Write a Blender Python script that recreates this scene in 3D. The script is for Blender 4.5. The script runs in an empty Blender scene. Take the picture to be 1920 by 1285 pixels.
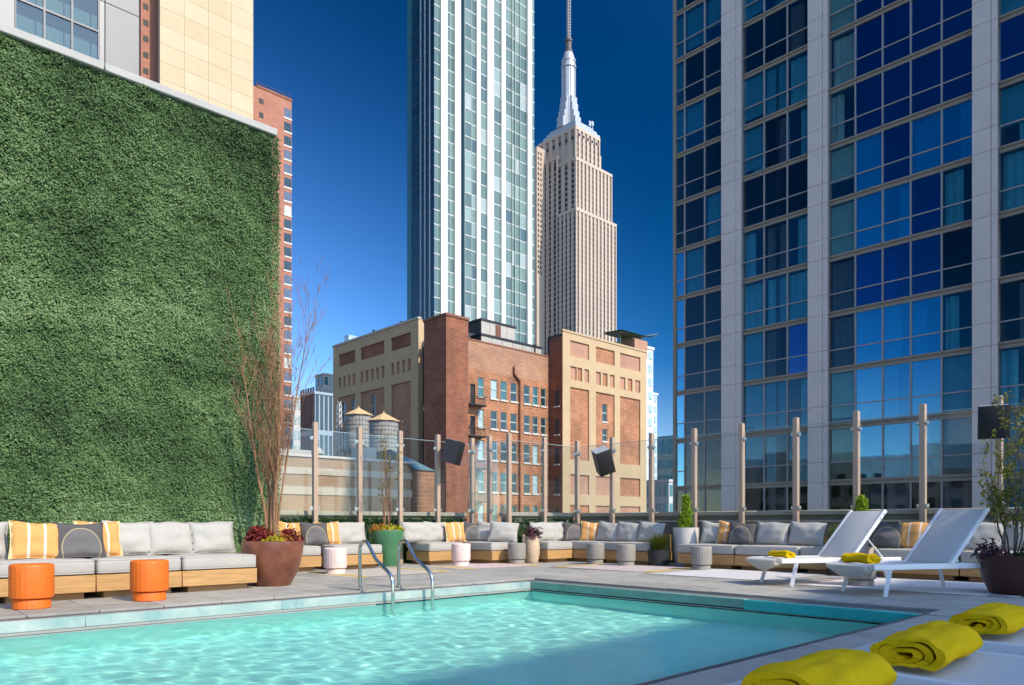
import bpy, bmesh, math, random
import numpy as np
from mathutils import Vector, Matrix, noise as mnoise
S = bpy.context.scene
COL = S.collection
R = math.radians
rnd = random.Random(7)

# ---------------------------------------------------------------- camera, sky, sun, exposure
cam_d = bpy.data.cameras.new('camera')
cam = bpy.data.objects.new('camera', cam_d); COL.objects.link(cam)
cam.location = (0, 0, .85)
cam.rotation_euler = (R(90), 0, R(46.643 - 90))
cam_d.sensor_width = 36; cam_d.lens = 36 * 1388 / 1920
cam_d.shift_y = .1758
cam_d.clip_start = .05; cam_d.clip_end = 6000
S.camera = cam

SUN_AZ, SUN_EL = 97.0, 42.0            # azimuth the light travels towards (x axis = 0), elevation
W = bpy.data.worlds.new('World'); S.world = W; W.use_nodes = True
wn, wl = W.node_tree.nodes, W.node_tree.links
bg = wn['Background']
sky = wn.new('ShaderNodeTexSky'); sky.sky_type = 'NISHITA'; sky.sun_disc = False
sx, sy = -math.cos(R(SUN_AZ)), -math.sin(R(SUN_AZ))
sky.sun_elevation = R(SUN_EL); sky.sun_rotation = math.atan2(sx, sy)
sky.altitude = 1500; sky.air_density = 1; sky.dust_density = .4; sky.ozone_density = 1
# skylight is polarised most strongly at right angles to the sun and the photograph was taken through a polariser:
# the sky deepens with sin^2/(1+cos^2) of the angle to the sun; the gain brightens the rest to fill the shade
def wmath(op, p, q=None):
    n = wn.new('ShaderNodeMath'); n.operation = op
    for i, v in enumerate((p, q)):
        if v is None: continue
        if isinstance(v, (int, float)): n.inputs[i].default_value = v
        else: wl.new(v, n.inputs[i])
    return n.outputs[0]
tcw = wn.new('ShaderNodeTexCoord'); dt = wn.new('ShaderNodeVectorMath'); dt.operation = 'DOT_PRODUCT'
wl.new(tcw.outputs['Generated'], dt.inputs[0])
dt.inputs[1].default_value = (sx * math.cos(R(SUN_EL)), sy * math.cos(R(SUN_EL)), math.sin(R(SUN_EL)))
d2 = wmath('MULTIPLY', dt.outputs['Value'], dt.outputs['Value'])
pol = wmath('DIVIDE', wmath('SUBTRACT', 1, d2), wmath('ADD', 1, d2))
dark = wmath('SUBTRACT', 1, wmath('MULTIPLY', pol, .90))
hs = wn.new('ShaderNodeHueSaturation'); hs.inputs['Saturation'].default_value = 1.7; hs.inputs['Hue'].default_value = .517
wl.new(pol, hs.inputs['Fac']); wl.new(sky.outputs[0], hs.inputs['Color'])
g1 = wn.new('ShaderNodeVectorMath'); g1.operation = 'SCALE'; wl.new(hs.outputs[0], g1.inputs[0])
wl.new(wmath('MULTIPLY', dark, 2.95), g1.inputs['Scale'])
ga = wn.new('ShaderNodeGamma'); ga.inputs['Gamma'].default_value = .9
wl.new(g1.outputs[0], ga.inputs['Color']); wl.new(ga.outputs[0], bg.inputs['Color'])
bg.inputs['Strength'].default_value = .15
sun_d = bpy.data.lights.new('sun', 'SUN'); sun_d.energy = 2.85; sun_d.angle = R(.5); sun_d.color = (1, .885, .71)
sun = bpy.data.objects.new('sun', sun_d); COL.objects.link(sun)
Ld = Vector((math.cos(R(SUN_AZ)) * math.cos(R(SUN_EL)), math.sin(R(SUN_AZ)) * math.cos(R(SUN_EL)), -math.sin(R(SUN_EL))))
sun.rotation_euler = Ld.to_track_quat('-Z', 'Y').to_euler(); sun.location = (0, -20, 40)
vs = S.view_settings
S.display_settings.display_device = 'sRGB'
vs.view_transform = 'Standard'; vs.look = 'None'; vs.gamma = 1; vs.use_curve_mapping = False
vs.exposure = .68
cy = S.cycles
cy.use_denoising = True; cy.max_bounces = 10; cy.transparent_max_bounces = 24; cy.glossy_bounces = 5
cy.transmission_bounces = 8; cy.diffuse_bounces = 4; cy.caustics_refractive = True; cy.caustics_reflective = False
cy.sample_clamp_indirect = 6

# ---------------------------------------------------------------- materials
def new_mat(name):
    m = bpy.data.materials.new(name); m.use_nodes = True
    return m, m.node_tree.nodes, m.node_tree.links, m.node_tree.nodes['Principled BSDF']
def c4(c): return (c[0], c[1], c[2], 1)
def mul(c, k): return tuple(min(1, v * k) for v in c)
def M(name, col, rough=.6, var=.12, scale=4, bump=0, bscale=None, metal=0, spec=.5, stretch=(1, 1, 1), col2=None, detail=5, ov=0):
    m, n, l, b = new_mat(name)
    b.inputs['Roughness'].default_value = rough; b.inputs['Metallic'].default_value = metal
    b.inputs['Specular IOR Level'].default_value = spec
    tc = n.new('ShaderNodeTexCoord'); oi = n.new('ShaderNodeObjectInfo')
    ad = n.new('ShaderNodeVectorMath'); ad.operation = 'MULTIPLY_ADD'
    ad.inputs[1].default_value = stretch
    sc = n.new('ShaderNodeVectorMath'); sc.operation = 'SCALE'; sc.inputs['Scale'].default_value = 40
    cmb = n.new('ShaderNodeCombineXYZ')
    for i in range(3): l.new(oi.outputs['Random'], cmb.inputs[i])
    l.new(cmb.outputs[0], sc.inputs[0])
    l.new(tc.outputs['Object'], ad.inputs[0]); l.new(sc.outputs[0], ad.inputs[2])
    nz = n.new('ShaderNodeTexNoise'); nz.inputs['Scale'].default_value = scale; nz.inputs['Detail'].default_value = detail
    nz.inputs['Roughness'].default_value = .65
    l.new(ad.outputs[0], nz.inputs['Vector'])
    rp = n.new('ShaderNodeValToRGB')
    rp.color_ramp.elements[0].position = .3; rp.color_ramp.elements[1].position = .7
    rp.color_ramp.elements[0].color = c4(mul(col, 1 - var)); rp.color_ramp.elements[1].color = c4(col2 or mul(col, 1 + var))
    l.new(nz.outputs['Fac'], rp.inputs['Fac'])
    if ov:
        mr = n.new('ShaderNodeMapRange'); mr.inputs[3].default_value = 1 - ov; mr.inputs[4].default_value = 1 + ov; l.new(oi.outputs['Random'], mr.inputs[0])
        sv = n.new('ShaderNodeVectorMath'); sv.operation = 'SCALE'; l.new(rp.outputs[0], sv.inputs[0]); l.new(mr.outputs[0], sv.inputs['Scale']); l.new(sv.outputs[0], b.inputs['Base Color'])
    else: l.new(rp.outputs[0], b.inputs['Base Color'])
    if bump:
        n2 = n.new('ShaderNodeTexNoise'); n2.inputs['Scale'].default_value = bscale or scale * 8; n2.inputs['Detail'].default_value = 3
        l.new(ad.outputs[0], n2.inputs['Vector'])
        bp = n.new('ShaderNodeBump'); bp.inputs['Strength'].default_value = bump; bp.inputs['Distance'].default_value = .02
        l.new(n2.outputs['Fac'], bp.inputs['Height']); l.new(bp.outputs[0], b.inputs['Normal'])
    return m
def brick_mat(name, c1, c2, mortar, bw=.6, bh=.2, mort=.02, patch=.35):
    """brick courses on any upright wall (x+y runs along the wall), with blotches of newer and sootier brick"""
    m, n, l, b = new_mat(name); b.inputs['Roughness'].default_value = .85
    tc = n.new('ShaderNodeTexCoord'); sp = n.new('ShaderNodeSeparateXYZ'); cb = n.new('ShaderNodeCombineXYZ'); ad = n.new('ShaderNodeMath')
    l.new(tc.outputs['Object'], sp.inputs[0]); l.new(sp.outputs[0], ad.inputs[0]); l.new(sp.outputs[1], ad.inputs[1])
    l.new(ad.outputs[0], cb.inputs[0]); l.new(sp.outputs[2], cb.inputs[1])
    bk = n.new('ShaderNodeTexBrick'); bk.inputs['Scale'].default_value = 1
    bk.inputs['Brick Width'].default_value = bw; bk.inputs['Row Height'].default_value = bh; bk.inputs['Mortar Size'].default_value = mort
    bk.inputs['Color1'].default_value = c4(c1); bk.inputs['Color2'].default_value = c4(c2); bk.inputs['Mortar'].default_value = c4(mortar)
    l.new(cb.outputs[0], bk.inputs['Vector'])
    nz = n.new('ShaderNodeTexNoise'); nz.inputs['Scale'].default_value = .35; nz.inputs['Detail'].default_value = 8; nz.inputs['Roughness'].default_value = .7
    l.new(tc.outputs['Object'], nz.inputs['Vector'])
    mr = n.new('ShaderNodeMapRange'); mr.inputs[1].default_value = .3; mr.inputs[2].default_value = .7
    mr.inputs[3].default_value = 1 - patch; mr.inputs[4].default_value = 1 + patch
    l.new(nz.outputs['Fac'], mr.inputs[0])
    mx = n.new('ShaderNodeVectorMath'); mx.operation = 'SCALE'
    l.new(bk.outputs['Color'], mx.inputs[0]); l.new(mr.outputs[0], mx.inputs['Scale']); l.new(mx.outputs[0], b.inputs['Base Color'])
    return m
def glass_mat(name, tint, refl, rtint=(1, 1, 1), rough=.02, fres=True, grz=.28, warp=0):
    """thin pane: part reflects, the rest looks through"""
    m, n, l, b = new_mat(name); n.remove(b)
    out = n['Material Output']
    t = n.new('ShaderNodeBsdfTransparent'); t.inputs[0].default_value = c4(tint)
    g = n.new('ShaderNodeBsdfGlossy'); g.inputs['Color'].default_value = c4(rtint); g.inputs['Roughness'].default_value = rough
    mx = n.new('ShaderNodeMixShader')
    if fres:
        f = n.new('ShaderNodeLayerWeight'); f.inputs['Blend'].default_value = .35
        mr = n.new('ShaderNodeMapRange'); mr.inputs[3].default_value = refl; mr.inputs[4].default_value = min(1, refl + grz)
        l.new(f.outputs['Fresnel'], mr.inputs[0]); l.new(mr.outputs[0], mx.inputs[0])
    else: mx.inputs[0].default_value = refl
    if warp:
        tc = n.new('ShaderNodeTexCoord'); oi = n.new('ShaderNodeObjectInfo'); va = n.new('ShaderNodeVectorMath'); va.operation = 'ADD'
        l.new(tc.outputs['Object'], va.inputs[0]); l.new(oi.outputs['Location'], va.inputs[1])
        nz = n.new('ShaderNodeTexNoise'); nz.inputs['Scale'].default_value = .9; nz.inputs['Detail'].default_value = 2; l.new(va.outputs[0], nz.inputs['Vector'])
        bp = n.new('ShaderNodeBump'); bp.inputs['Strength'].default_value = 1; bp.inputs['Distance'].default_value = warp
        l.new(nz.outputs['Fac'], bp.inputs['Height']); l.new(bp.outputs[0], g.inputs['Normal'])
    l.new(t.outputs[0], mx.inputs[1]); l.new(g.outputs[0], mx.inputs[2]); l.new(mx.outputs[0], out.inputs['Surface'])
    return m
def leaf_mat(name, cols, rough=.5, trans=.25, spec=.3, noise_scale=None):
    """leaf cards: every leaf picks its own shade"""
    m, n, l, b = new_mat(name)
    g = n.new('ShaderNodeNewGeometry'); rp = n.new('ShaderNodeValToRGB'); rp.color_ramp.interpolation = 'LINEAR'
    e = rp.color_ramp.elements
    while len(e) < len(cols): e.new(.5)
    for i, c in enumerate(cols): e[i].position = i / (len(cols) - 1); e[i].color = c4(c)
    src = g.outputs['Random Per Island']
    if noise_scale:
        tc = n.new('ShaderNodeTexCoord'); nz = n.new('ShaderNodeTexNoise'); nz.inputs['Scale'].default_value = noise_scale; nz.inputs['Detail'].default_value = 4
        l.new(tc.outputs['Object'], nz.inputs['Vector'])
        mm = n.new('ShaderNodeMath'); mm.operation = 'MULTIPLY_ADD'; mm.inputs[1].default_value = .5
        m2 = n.new('ShaderNodeMath'); m2.operation = 'MULTIPLY_ADD'; m2.inputs[1].default_value = 1.8; m2.inputs[2].default_value = -.62
        l.new(nz.outputs['Fac'], m2.inputs[0]); l.new(src, mm.inputs[0]); l.new(m2.outputs[0], mm.inputs[2]); src = mm.outputs[0]
    l.new(src, rp.inputs[0]); l.new(rp.outputs[0], b.inputs['Base Color'])
    b.inputs['Roughness'].default_value = rough; b.inputs['Specular IOR Level'].default_value = spec
    if trans:
        t = n.new('ShaderNodeBsdfTranslucent'); mx = n.new('ShaderNodeMixShader'); mx.inputs[0].default_value = trans
        l.new(rp.outputs[0], t.inputs[0]); l.new(b.outputs[0], mx.inputs[1]); l.new(t.outputs[0], mx.inputs[2])
        l.new(mx.outputs[0], n['Material Output'].inputs['Surface'])
    return m

# ---------------------------------------------------------------- mesh builder
class MB:
    def __init__(s): s.v = []; s.f = []; s.sm = []
    def add(s, vs, fs, smooth=False):
        o = len(s.v); s.v += [tuple(p) for p in vs]; s.f += [tuple(i + o for i in f) for f in fs]; s.sm += [smooth] * len(fs); return s
    def box(s, x0, x1, y0, y1, z0, z1, tf=None):
        x0, x1 = min(x0, x1), max(x0, x1); y0, y1 = min(y0, y1), max(y0, y1); z0, z1 = min(z0, z1), max(z0, z1)
        vs = [(x, y, z) for z in (z0, z1) for y in (y0, y1) for x in (x0, x1)]
        if tf: vs = [tf(p) for p in vs]
        return s.add(vs, [(0, 2, 3, 1), (4, 5, 7, 6), (0, 1, 5, 4), (2, 6, 7, 3), (0, 4, 6, 2), (1, 3, 7, 5)])
    def cbox(s, cx, cy, cz, w, d, h, rz=0, tilt=0):
        m = Matrix.Translation((cx, cy, cz)) @ Matrix.Rotation(rz, 4, 'Z') @ Matrix.Rotation(tilt, 4, 'X')
        return s.box(-w / 2, w / 2, -d / 2, d / 2, -h / 2, h / 2, tf=lambda p: tuple(m @ Vector(p)))
    def rbox(s, x0, x1, y0, y1, z0, z1, r=.04, n=4, puff=0, tf=None):
        """box with rounded edges (superellipsoid-like shell), optionally puffed on top"""
        cx, cy, cz = (x0 + x1) / 2, (y0 + y1) / 2, (z0 + z1) / 2; hx, hy, hz = (x1 - x0) / 2, (y1 - y0) / 2, (z1 - z0) / 2
        bm = bmesh.new(); bmesh.ops.create_cube(bm, size=2)
        for v in bm.verts: v.co = Vector((v.co.x * hx, v.co.y * hy, v.co.z * hz))
        bmesh.ops.bevel(bm, geom=bm.edges[:], offset=min(r, hx, hy, hz) * .98, segments=n, profile=.5, affect='EDGES')
        if puff:
            big = [f for f in bm.faces if abs(f.normal.z) > .99]
            for f in big:
                bmesh.ops.poke(bm, faces=[f], offset=puff)
        bm.verts.index_update()
        vs = [(v.co.x + cx, v.co.y + cy, v.co.z + cz) for v in bm.verts]
        if tf: vs = [tf(p) for p in vs]
        s.add(vs, [[v.index for v in f.verts] for f in bm.faces], True); bm.free(); return s
    def tube(s, pts, r, n=8, caps=True, r1=None):
        pts = [Vector(p) for p in pts]; k = len(pts); rings = []; up = None
        for i, p in enumerate(pts):
            d = (pts[min(i + 1, k - 1)] - pts[max(i - 1, 0)]).normalized()
            if up is None or abs(d.dot(up)) > .98: up = Vector((0, 0, 1)) if abs(d.z) < .9 else Vector((1, 0, 0))
            a = d.cross(up).normalized(); b = a.cross(d).normalized(); up = b
            rr = r if r1 is None else r + (r1 - r) * i / (k - 1)
            rings.append([p + (a * math.cos(t * 2 * math.pi / n) + b * math.sin(t * 2 * math.pi / n)) * rr for t in range(n)])
        vs = [q for rg in rings for q in rg]
        fs = [(i * n + j, i * n + (j + 1) % n, (i + 1) * n + (j + 1) % n, (i + 1) * n + j) for i in range(k - 1) for j in range(n)]
        if caps: fs += [tuple(range(n))[::-1], tuple((k - 1) * n + j for j in range(n))]
        return s.add(vs, fs, n > 5)
    def lathe(s, prof, n=32, c=(0, 0, 0), flute=0, nf=0, smooth=True, a0=0):
        vs = []; 
        for r, z in prof:
            for j in range(n):
                a = a0 + j * 2 * math.pi / n; rr = r * (1 + flute * math.cos(a * nf))
                vs.append((c[0] + rr * math.cos(a), c[1] + rr * math.sin(a), c[2] + z))
        k = len(prof)
        fs = [(i * n + j, i * n + (j + 1) % n, (i + 1) * n + (j + 1) % n, (i + 1) * n + j) for i in range(k - 1) for j in range(n)]
        fs += [tuple(range(n))[::-1], tuple((k - 1) * n + j for j in range(n))]
        return s.add(vs, fs, smooth)
    def holed(s, u0, u1, z0, z1, holes, depth, mp):
        """wall sheet with rectangular openings and their reveals; mp(u, inward depth, z) -> point"""
        us = sorted({u0, u1, *[h[0] for h in holes], *[h[1] for h in holes]}); zs = sorted({z0, z1, *[h[2] for h in holes], *[h[3] for h in holes]})
        for a, b in zip(us, us[1:]):
            for c, d in zip(zs, zs[1:]):
                if any(h[0] <= a and b <= h[1] and h[2] <= c and d <= h[3] for h in holes): continue
                s.add([mp(a, 0, c), mp(b, 0, c), mp(b, 0, d), mp(a, 0, d)], [(0, 1, 2, 3)])
        for a, b, c, d in holes:
            q = [(a, c), (b, c), (b, d), (a, d)]
            for (p, w), (p2, w2) in zip(q, q[1:] + q[:1]):
                s.add([mp(p, 0, w), mp(p2, 0, w2), mp(p2, depth, w2), mp(p, depth, w)], [(0, 1, 2, 3)])
        return s
    def mesh(s, name, mt):
        me = bpy.data.meshes.new(name); me.from_pydata(s.v, [], s.f)
        me.polygons.foreach_set('use_smooth', s.sm)
        if any(s.sm): me.set_sharp_from_angle(angle=R(40))
        me.materials.append(mt); me.update(); return me
    def build(s, name, mt, parent=None, loc=None, rz=None): return obj(name, s.mesh(name, mt), parent, loc, rz)
def obj(name, me, parent=None, loc=None, rz=None, mt=None):
    o = bpy.data.objects.new(name, me); COL.objects.link(o)
    if parent: o.parent = parent
    if loc is not None: o.location = loc
    if rz is not None: o.rotation_euler = (0, 0, rz)
    return o
def tag(o, label=None, cat=None, group=None, kind=None):
    if label: o['label'] = label
    if cat: o['category'] = cat
    if group: o['group'] = group
    if kind: o['kind'] = kind
    return o
def thing(name, label, cat, loc=(0, 0, 0), rz=0, group=None):
    o = bpy.data.objects.new(name, None); COL.objects.link(o); o.empty_display_size = .1
    o.location = loc; o.rotation_euler = (0, 0, rz); return tag(o, label, cat, group)
def dup(root, loc, rz, label, group=None):
    def cp(o, par):
        c = o.copy(); COL.objects.link(c); c.parent = par
        for ch in o.children: cp(ch, c)
        return c
    r = cp(root, None); r.location = loc; r.rotation_euler = (0, 0, rz); r['label'] = label
    if group: r['group'] = group
    return r
def np_mesh(name, V, Fq, mt, smooth=False):
    """quads from arrays"""
    me = bpy.data.meshes.new(name); me.vertices.add(len(V)); me.vertices.foreach_set('co', np.asarray(V, np.float32).ravel())
    Fq = np.asarray(Fq, np.int32); k = Fq.shape[1]
    me.loops.add(Fq.size); me.loops.foreach_set('vertex_index', Fq.ravel())
    me.polygons.add(len(Fq)); me.polygons.foreach_set('loop_start', np.arange(0, Fq.size, k, dtype=np.int32))
    me.polygons.foreach_set('use_smooth', np.full(len(Fq), smooth)); me.materials.append(mt); me.update(calc_edges=True); return me
def leaves(name, P, N, ln, wd, mt, seed=1, spread=.8, updir=None):
    """one folded four-point leaf per point P, its face near N"""
    rg = np.random.default_rng(seed); P = np.asarray(P, float); N = np.asarray(N, float); k = len(P)
    n = N + rg.normal(0, spread, (k, 3)); n /= np.linalg.norm(n, axis=1)[:, None] + 1e-9
    t = rg.normal(0, 1, (k, 3)) if updir is None else np.asarray(updir) + rg.normal(0, .35, (k, 3))
    t -= n * (t * n).sum(1)[:, None]; t /= np.linalg.norm(t, axis=1)[:, None] + 1e-9
    b = np.cross(n, t); L = ln * rg.uniform(.65, 1.25, (k, 1)); w = wd * rg.uniform(.7, 1.2, (k, 1))
    V = np.stack([P, P + t * L * .5 + b * w * .5 + n * w * .15, P + t * L - n * L * .12, P + t * L * .5 - b * w * .5 + n * w * .15], 1).reshape(-1, 3)
    return np_mesh(name, V, np.arange(4 * k).reshape(-1, 4), mt)

# ---------------------------------------------------------------- palette
m_paver = M('paver_stone', (.36, .335, .28), .75, .16, 3, .3, 60, ov=.13)
m_bed = M('paver_bed', (.12, .115, .11), .9)
m_tile = M('pool_tile_blue', (.27, .45, .44), .35, .25, 3.0, .1, col2=(.50, .53, .46))
m_tile_sage = M('pool_tile_sage', (.20, .33, .27), .4, .25, 2.5, .1)
m_tile_teal = M('pool_tile_teal', (.03, .42, .37), .35, .15, 2.5, .1)
m_ledge = M('pool_ledge_stone', (.33, .32, .28), .6)
m_black = M('gap_black', (.012, .012, .012), .8)
m_basin = M('pool_basin', (.50, .95, .85), .5, .07, 1.6)
m_steel = M('brushed_steel', (.62, .62, .58), .18, .05, metal=1)
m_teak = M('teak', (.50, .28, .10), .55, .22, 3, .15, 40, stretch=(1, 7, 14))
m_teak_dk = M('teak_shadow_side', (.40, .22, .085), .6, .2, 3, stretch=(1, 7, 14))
m_linen = M('linen', (.47, .44, .385), .95, .05, 6, .35, 260)
m_taupe = M('taupe_ceramic', (.30, .275, .235), .7, .12, 9, .12, 30)
m_orange = M('orange_ceramic', (.80, .16, .012), .5, .10, 9, .12, 30)
m_pink = M('blush_ceramic', (.78, .60, .54), .65, .08, 9, .12, 30)
m_rust = M('oxblood_glaze', (.20, .06, .035), .33, .4, 3.2, .08, col2=(.30, .11, .06))
m_green = M('green_glaze', (.065, .20, .09), .3, .2, 3)
m_terra = M('pale_terracotta', (.62, .44, .28), .75, .15, 6, stretch=(1, 1, 5))
m_concrete = M('white_concrete', (.66, .60, .54), .85, .08, 5, .2)
m_black_pot = M('black_pot', (.03, .03, .033), .5)
m_maroon = M('maroon_glaze', (.09, .025, .02), .35, .3, 3)
m_soil = M('soil', (.05, .035, .025), .95, .4, 30, .5)
m_bronze = M('bronze_post', (.47, .335, .235), .5, .06)
m_clamp = M('clamp_steel', (.6, .58, .55), .3, metal=1)
m_glass = glass_mat('fence_glass', (.92, .95, .955), .012, grz=.10)
m_glass_edge = M('glass_edge', (.35, .50, .50), .2)
m_coping = M('parapet_limestone', (.52, .44, .33), .8, .1)
m_parapet = M('parapet_olive', (.25, .22, .16), .85, .12)
m_white_metal = M('white_powdercoat', (.84, .82, .79), .35, .03)
m_sling = M('white_sling', (.84, .82, .78), .8, .03, 5, .25, 320)
n_ = m_sling.node_tree.nodes; l_ = m_sling.node_tree.links; t_ = n_.new('ShaderNodeBsdfTranslucent'); t_.inputs[0].default_value = (.86, .83, .76, 1); x_ = n_.new('ShaderNodeMixShader'); x_.inputs[0].default_value = .4
l_.new(n_['Principled BSDF'].outputs[0], x_.inputs[1]); l_.new(t_.outputs[0], x_.inputs[2]); l_.new(x_.outputs[0], n_['Material Output'].inputs['Surface'])
m_towel = M('yellow_terry', (1.0, .57, .006), 1, .10, 14, .6, 300, spec=.1)
m_speaker = M('speaker_shell', (.045, .045, .05), .5)
m_grille = M('speaker_grille', (.012, .012, .012), .7)
m_silver = M('speaker_top_grey', (.38, .39, .40), .5)
m_bark = M('brown_bark', (.30, .15, .075), .8, .35, 14)
m_bark_dk = M('grey_bark', (.13, .10, .075), .85, .3, 14)
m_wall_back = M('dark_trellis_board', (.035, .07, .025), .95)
m_cop_wall = M('white_coping', (.45, .43, .39), .75, .06)
lf_box = leaf_mat('boxwood_leaves', [(.045, .082, .030), (.108, .198, .068), (.205, .325, .12), (.35, .47, .23)], noise_scale=.75, rough=.6, spec=.4)
lf_hedge = leaf_mat('hedge_leaves', [(.012, .04, .01), (.03, .09, .02), (.06, .15, .03)])
lf_red = leaf_mat('burgundy_leaves', [(.10, .01, .012), (.22, .02, .02), (.33, .06, .03)])
lf_yel = leaf_mat('lime_leaves', [(.35, .32, .01), (.60, .50, .015), (.50, .40, .02)])
lf_orange = leaf_mat('orange_leaves', [(.45, .12, .02), (.60, .25, .03), (.25, .05, .02)])
lf_conifer = leaf_mat('conifer_leaves', [(.12, .22, .01), (.30, .46, .03), (.52, .62, .05)])
lf_grass = leaf_mat('grass_blades', [(.05, .09, .01), (.11, .15, .015), (.20, .20, .025)])
lf_purple = leaf_mat('purple_leaves', [(.05, .015, .03), (.11, .03, .05), (.16, .06, .07)])
lf_olive = leaf_mat('sparse_leaves', [(.08, .10, .015), (.20, .20, .02), (.35, .30, .03)])

def axis_mix(name, build):
    """principled material whose colour comes from object coordinates: build(nodes, links, x, y, z) -> colour socket"""
    m, n, l, b = new_mat(name); b.inputs['Roughness'].default_value = .95
    tc = n.new('ShaderNodeTexCoord'); sp = n.new('ShaderNodeSeparateXYZ'); l.new(tc.outputs['Object'], sp.inputs[0])
    col = build(n, l, *[sp.outputs[i] for i in range(3)])
    l.new(col, b.inputs['Base Color'])
    nz = n.new('ShaderNodeTexNoise'); nz.inputs['Scale'].default_value = 260; l.new(tc.outputs['Object'], nz.inputs['Vector'])
    bp = n.new('ShaderNodeBump'); bp.inputs['Strength'].default_value = .35; bp.inputs['Distance'].default_value = .02
    l.new(nz.outputs['Fac'], bp.inputs['Height']); l.new(bp.outputs[0], b.inputs['Normal']); return m
def _stripes(n, l, x, y, z):
    mr = n.new('ShaderNodeMapRange'); mr.inputs[1].default_value = -.25; mr.inputs[2].default_value = .25; l.new(x, mr.inputs[0])
    rp = n.new('ShaderNodeValToRGB'); rp.color_ramp.interpolation = 'CONSTANT'; e = rp.color_ramp.elements
    o, wv, ed = (.72, .36, .11), (.80, .70, .55), (.78, .62, .30)
    st = [(0, ed), (.06, o), (.33, wv), (.38, o), (.64, wv), (.69, o), (.94, ed)]
    while len(e) < len(st): e.new(.5)
    for i, (p, c) in enumerate(st): e[i].position = p; e[i].color = c4(c)
    l.new(mr.outputs[0], rp.inputs[0]); return rp.outputs[0]
def _arch(n, l, x, y, z):
    def mt(op, a, bb=None):
        q = n.new('ShaderNodeMath'); q.operation = op
        for i, s in enumerate((a, bb)):
            if s is None: continue
            if isinstance(s, (int, float)): q.inputs[i].default_value = s
            else: l.new(s, q.inputs[i])
        return q.outputs[0]
    zz = mt('ADD', z, .12); r2 = mt('SQRT', mt('ADD', mt('MULTIPLY', x, x), mt('MULTIPLY', mt('MULTIPLY', zz, zz), .72)))
    d = mt('ABSOLUTE', mt('SUBTRACT', r2, .2))
    ln = mt('LESS_THAN', d, .005); ins = mt('LESS_THAN', r2, .2)
    m1 = n.new('ShaderNodeMix'); m1.data_type = 'RGBA'; m1.inputs[6].default_value = c4((.10, .092, .09)); m1.inputs[7].default_value = c4((.15, .14, .135)); l.new(ins, m1.inputs[0])
    m2 = n.new('ShaderNodeMix'); m2.data_type = 'RGBA'; m2.inputs[7].default_value = c4((.42, .34, .18)); l.new(ln, m2.inputs[0]); l.new(m1.outputs[2], m2.inputs[6])
    return m2.outputs[2]
m_stripe = axis_mix('orange_striped_cloth', _stripes); m_arch = axis_mix('charcoal_arch_cloth', _arch)

# ---------------------------------------------------------------- ground and terrace floor
g = MB().add([(-3000, -3000, -46), (3000, -3000, -46), (3000, 3000, -46), (-3000, 3000, -46)], [(0, 1, 2, 3)])
tag(g.build('ground', M('city_ground', (.15, .14, .13), .9, .3, .02)), kind='structure')
PX0, PX1, PY0, PY1, WZ, FZ = -2.2, 7.5, 2.38, 7.55, -.135, -1.15      # pool basin
deck = MB()
for a, b, c, d in ((-8, 13.5, -6, PY0), (-8, 13.5, PY1 + .1, 13.6), (PX1 + .1, 13.5, PY0, PY1 + .1), (-8, PX0, PY0, PY1 + .1)): deck.box(a, b, c, d, -.5, -.028)
deck = tag(deck.build('deck', m_bed), kind='structure')
def in_pool(a, b, c, d): return b > PX0 and a < PX1 + .001 and d > PY0 + .001 and c < PY1 + .001
cells = []
for i in range(-4, 24):
    for j in range(-3, 23):
        x0, y0 = .83 + .6 * (i - 1), .2 + .6 * (j - 1); x1, y1 = x0 + .6, y0 + .6
        if x0 > 13 or y0 > 13: continue
        if in_pool(x0, x1, y0, y1):
            if x1 > PX1 > x0: x0 = PX1
            if y1 > PY1 > y0 and y0 > 4: y0 = PY1
            if y0 < PY0 < y1: y1 = PY0
            if in_pool(x0, x1, y0, y1): continue
        if x1 - x0 < .04 or y1 - y0 < .04: continue
        cells.append((x0, x1, y0, y1))
fx, fy = math.cos(R(46.643)), math.sin(R(46.643))
def seen(c):
    cx, cy_ = (c[0] + c[1]) / 2, (c[2] + c[3]) / 2; dp = cx * fx + cy_ * fy; sd = cx * fy - cy_ * fx
    return dp > .8 and abs(sd) < dp * .72 + .6 and .85 * 1388 / dp < 420
vis = sorted([c for c in cells if seen(c)], key=lambda c: (c[0] + c[1]) ** 2 + (c[2] + c[3]) ** 2)
pav = {}
for c in vis[:298]:
    key = (round(c[1] - c[0], 3), round(c[3] - c[2], 3))
    if key not in pav: pav[key] = MB().rbox(-key[0] / 2 + .003, key[0] / 2 - .003, -key[1] / 2 + .003, key[1] / 2 - .003, -.028, 0, r=.004, n=1).mesh('paver', m_paver)
    o = obj('paver', pav[key], deck, ((c[0] + c[1]) / 2, (c[2] + c[3]) / 2, rnd.uniform(-.0015, .0015)))
rest = MB(); sv = set(vis[:298])
for c in cells:
    if c not in sv: rest.box(c[0] + .003, c[1] - .003, c[2] + .003, c[3] - .003, -.028, 0)
tag(rest.build('pavers', m_paver, deck), kind='stuff')

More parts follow.
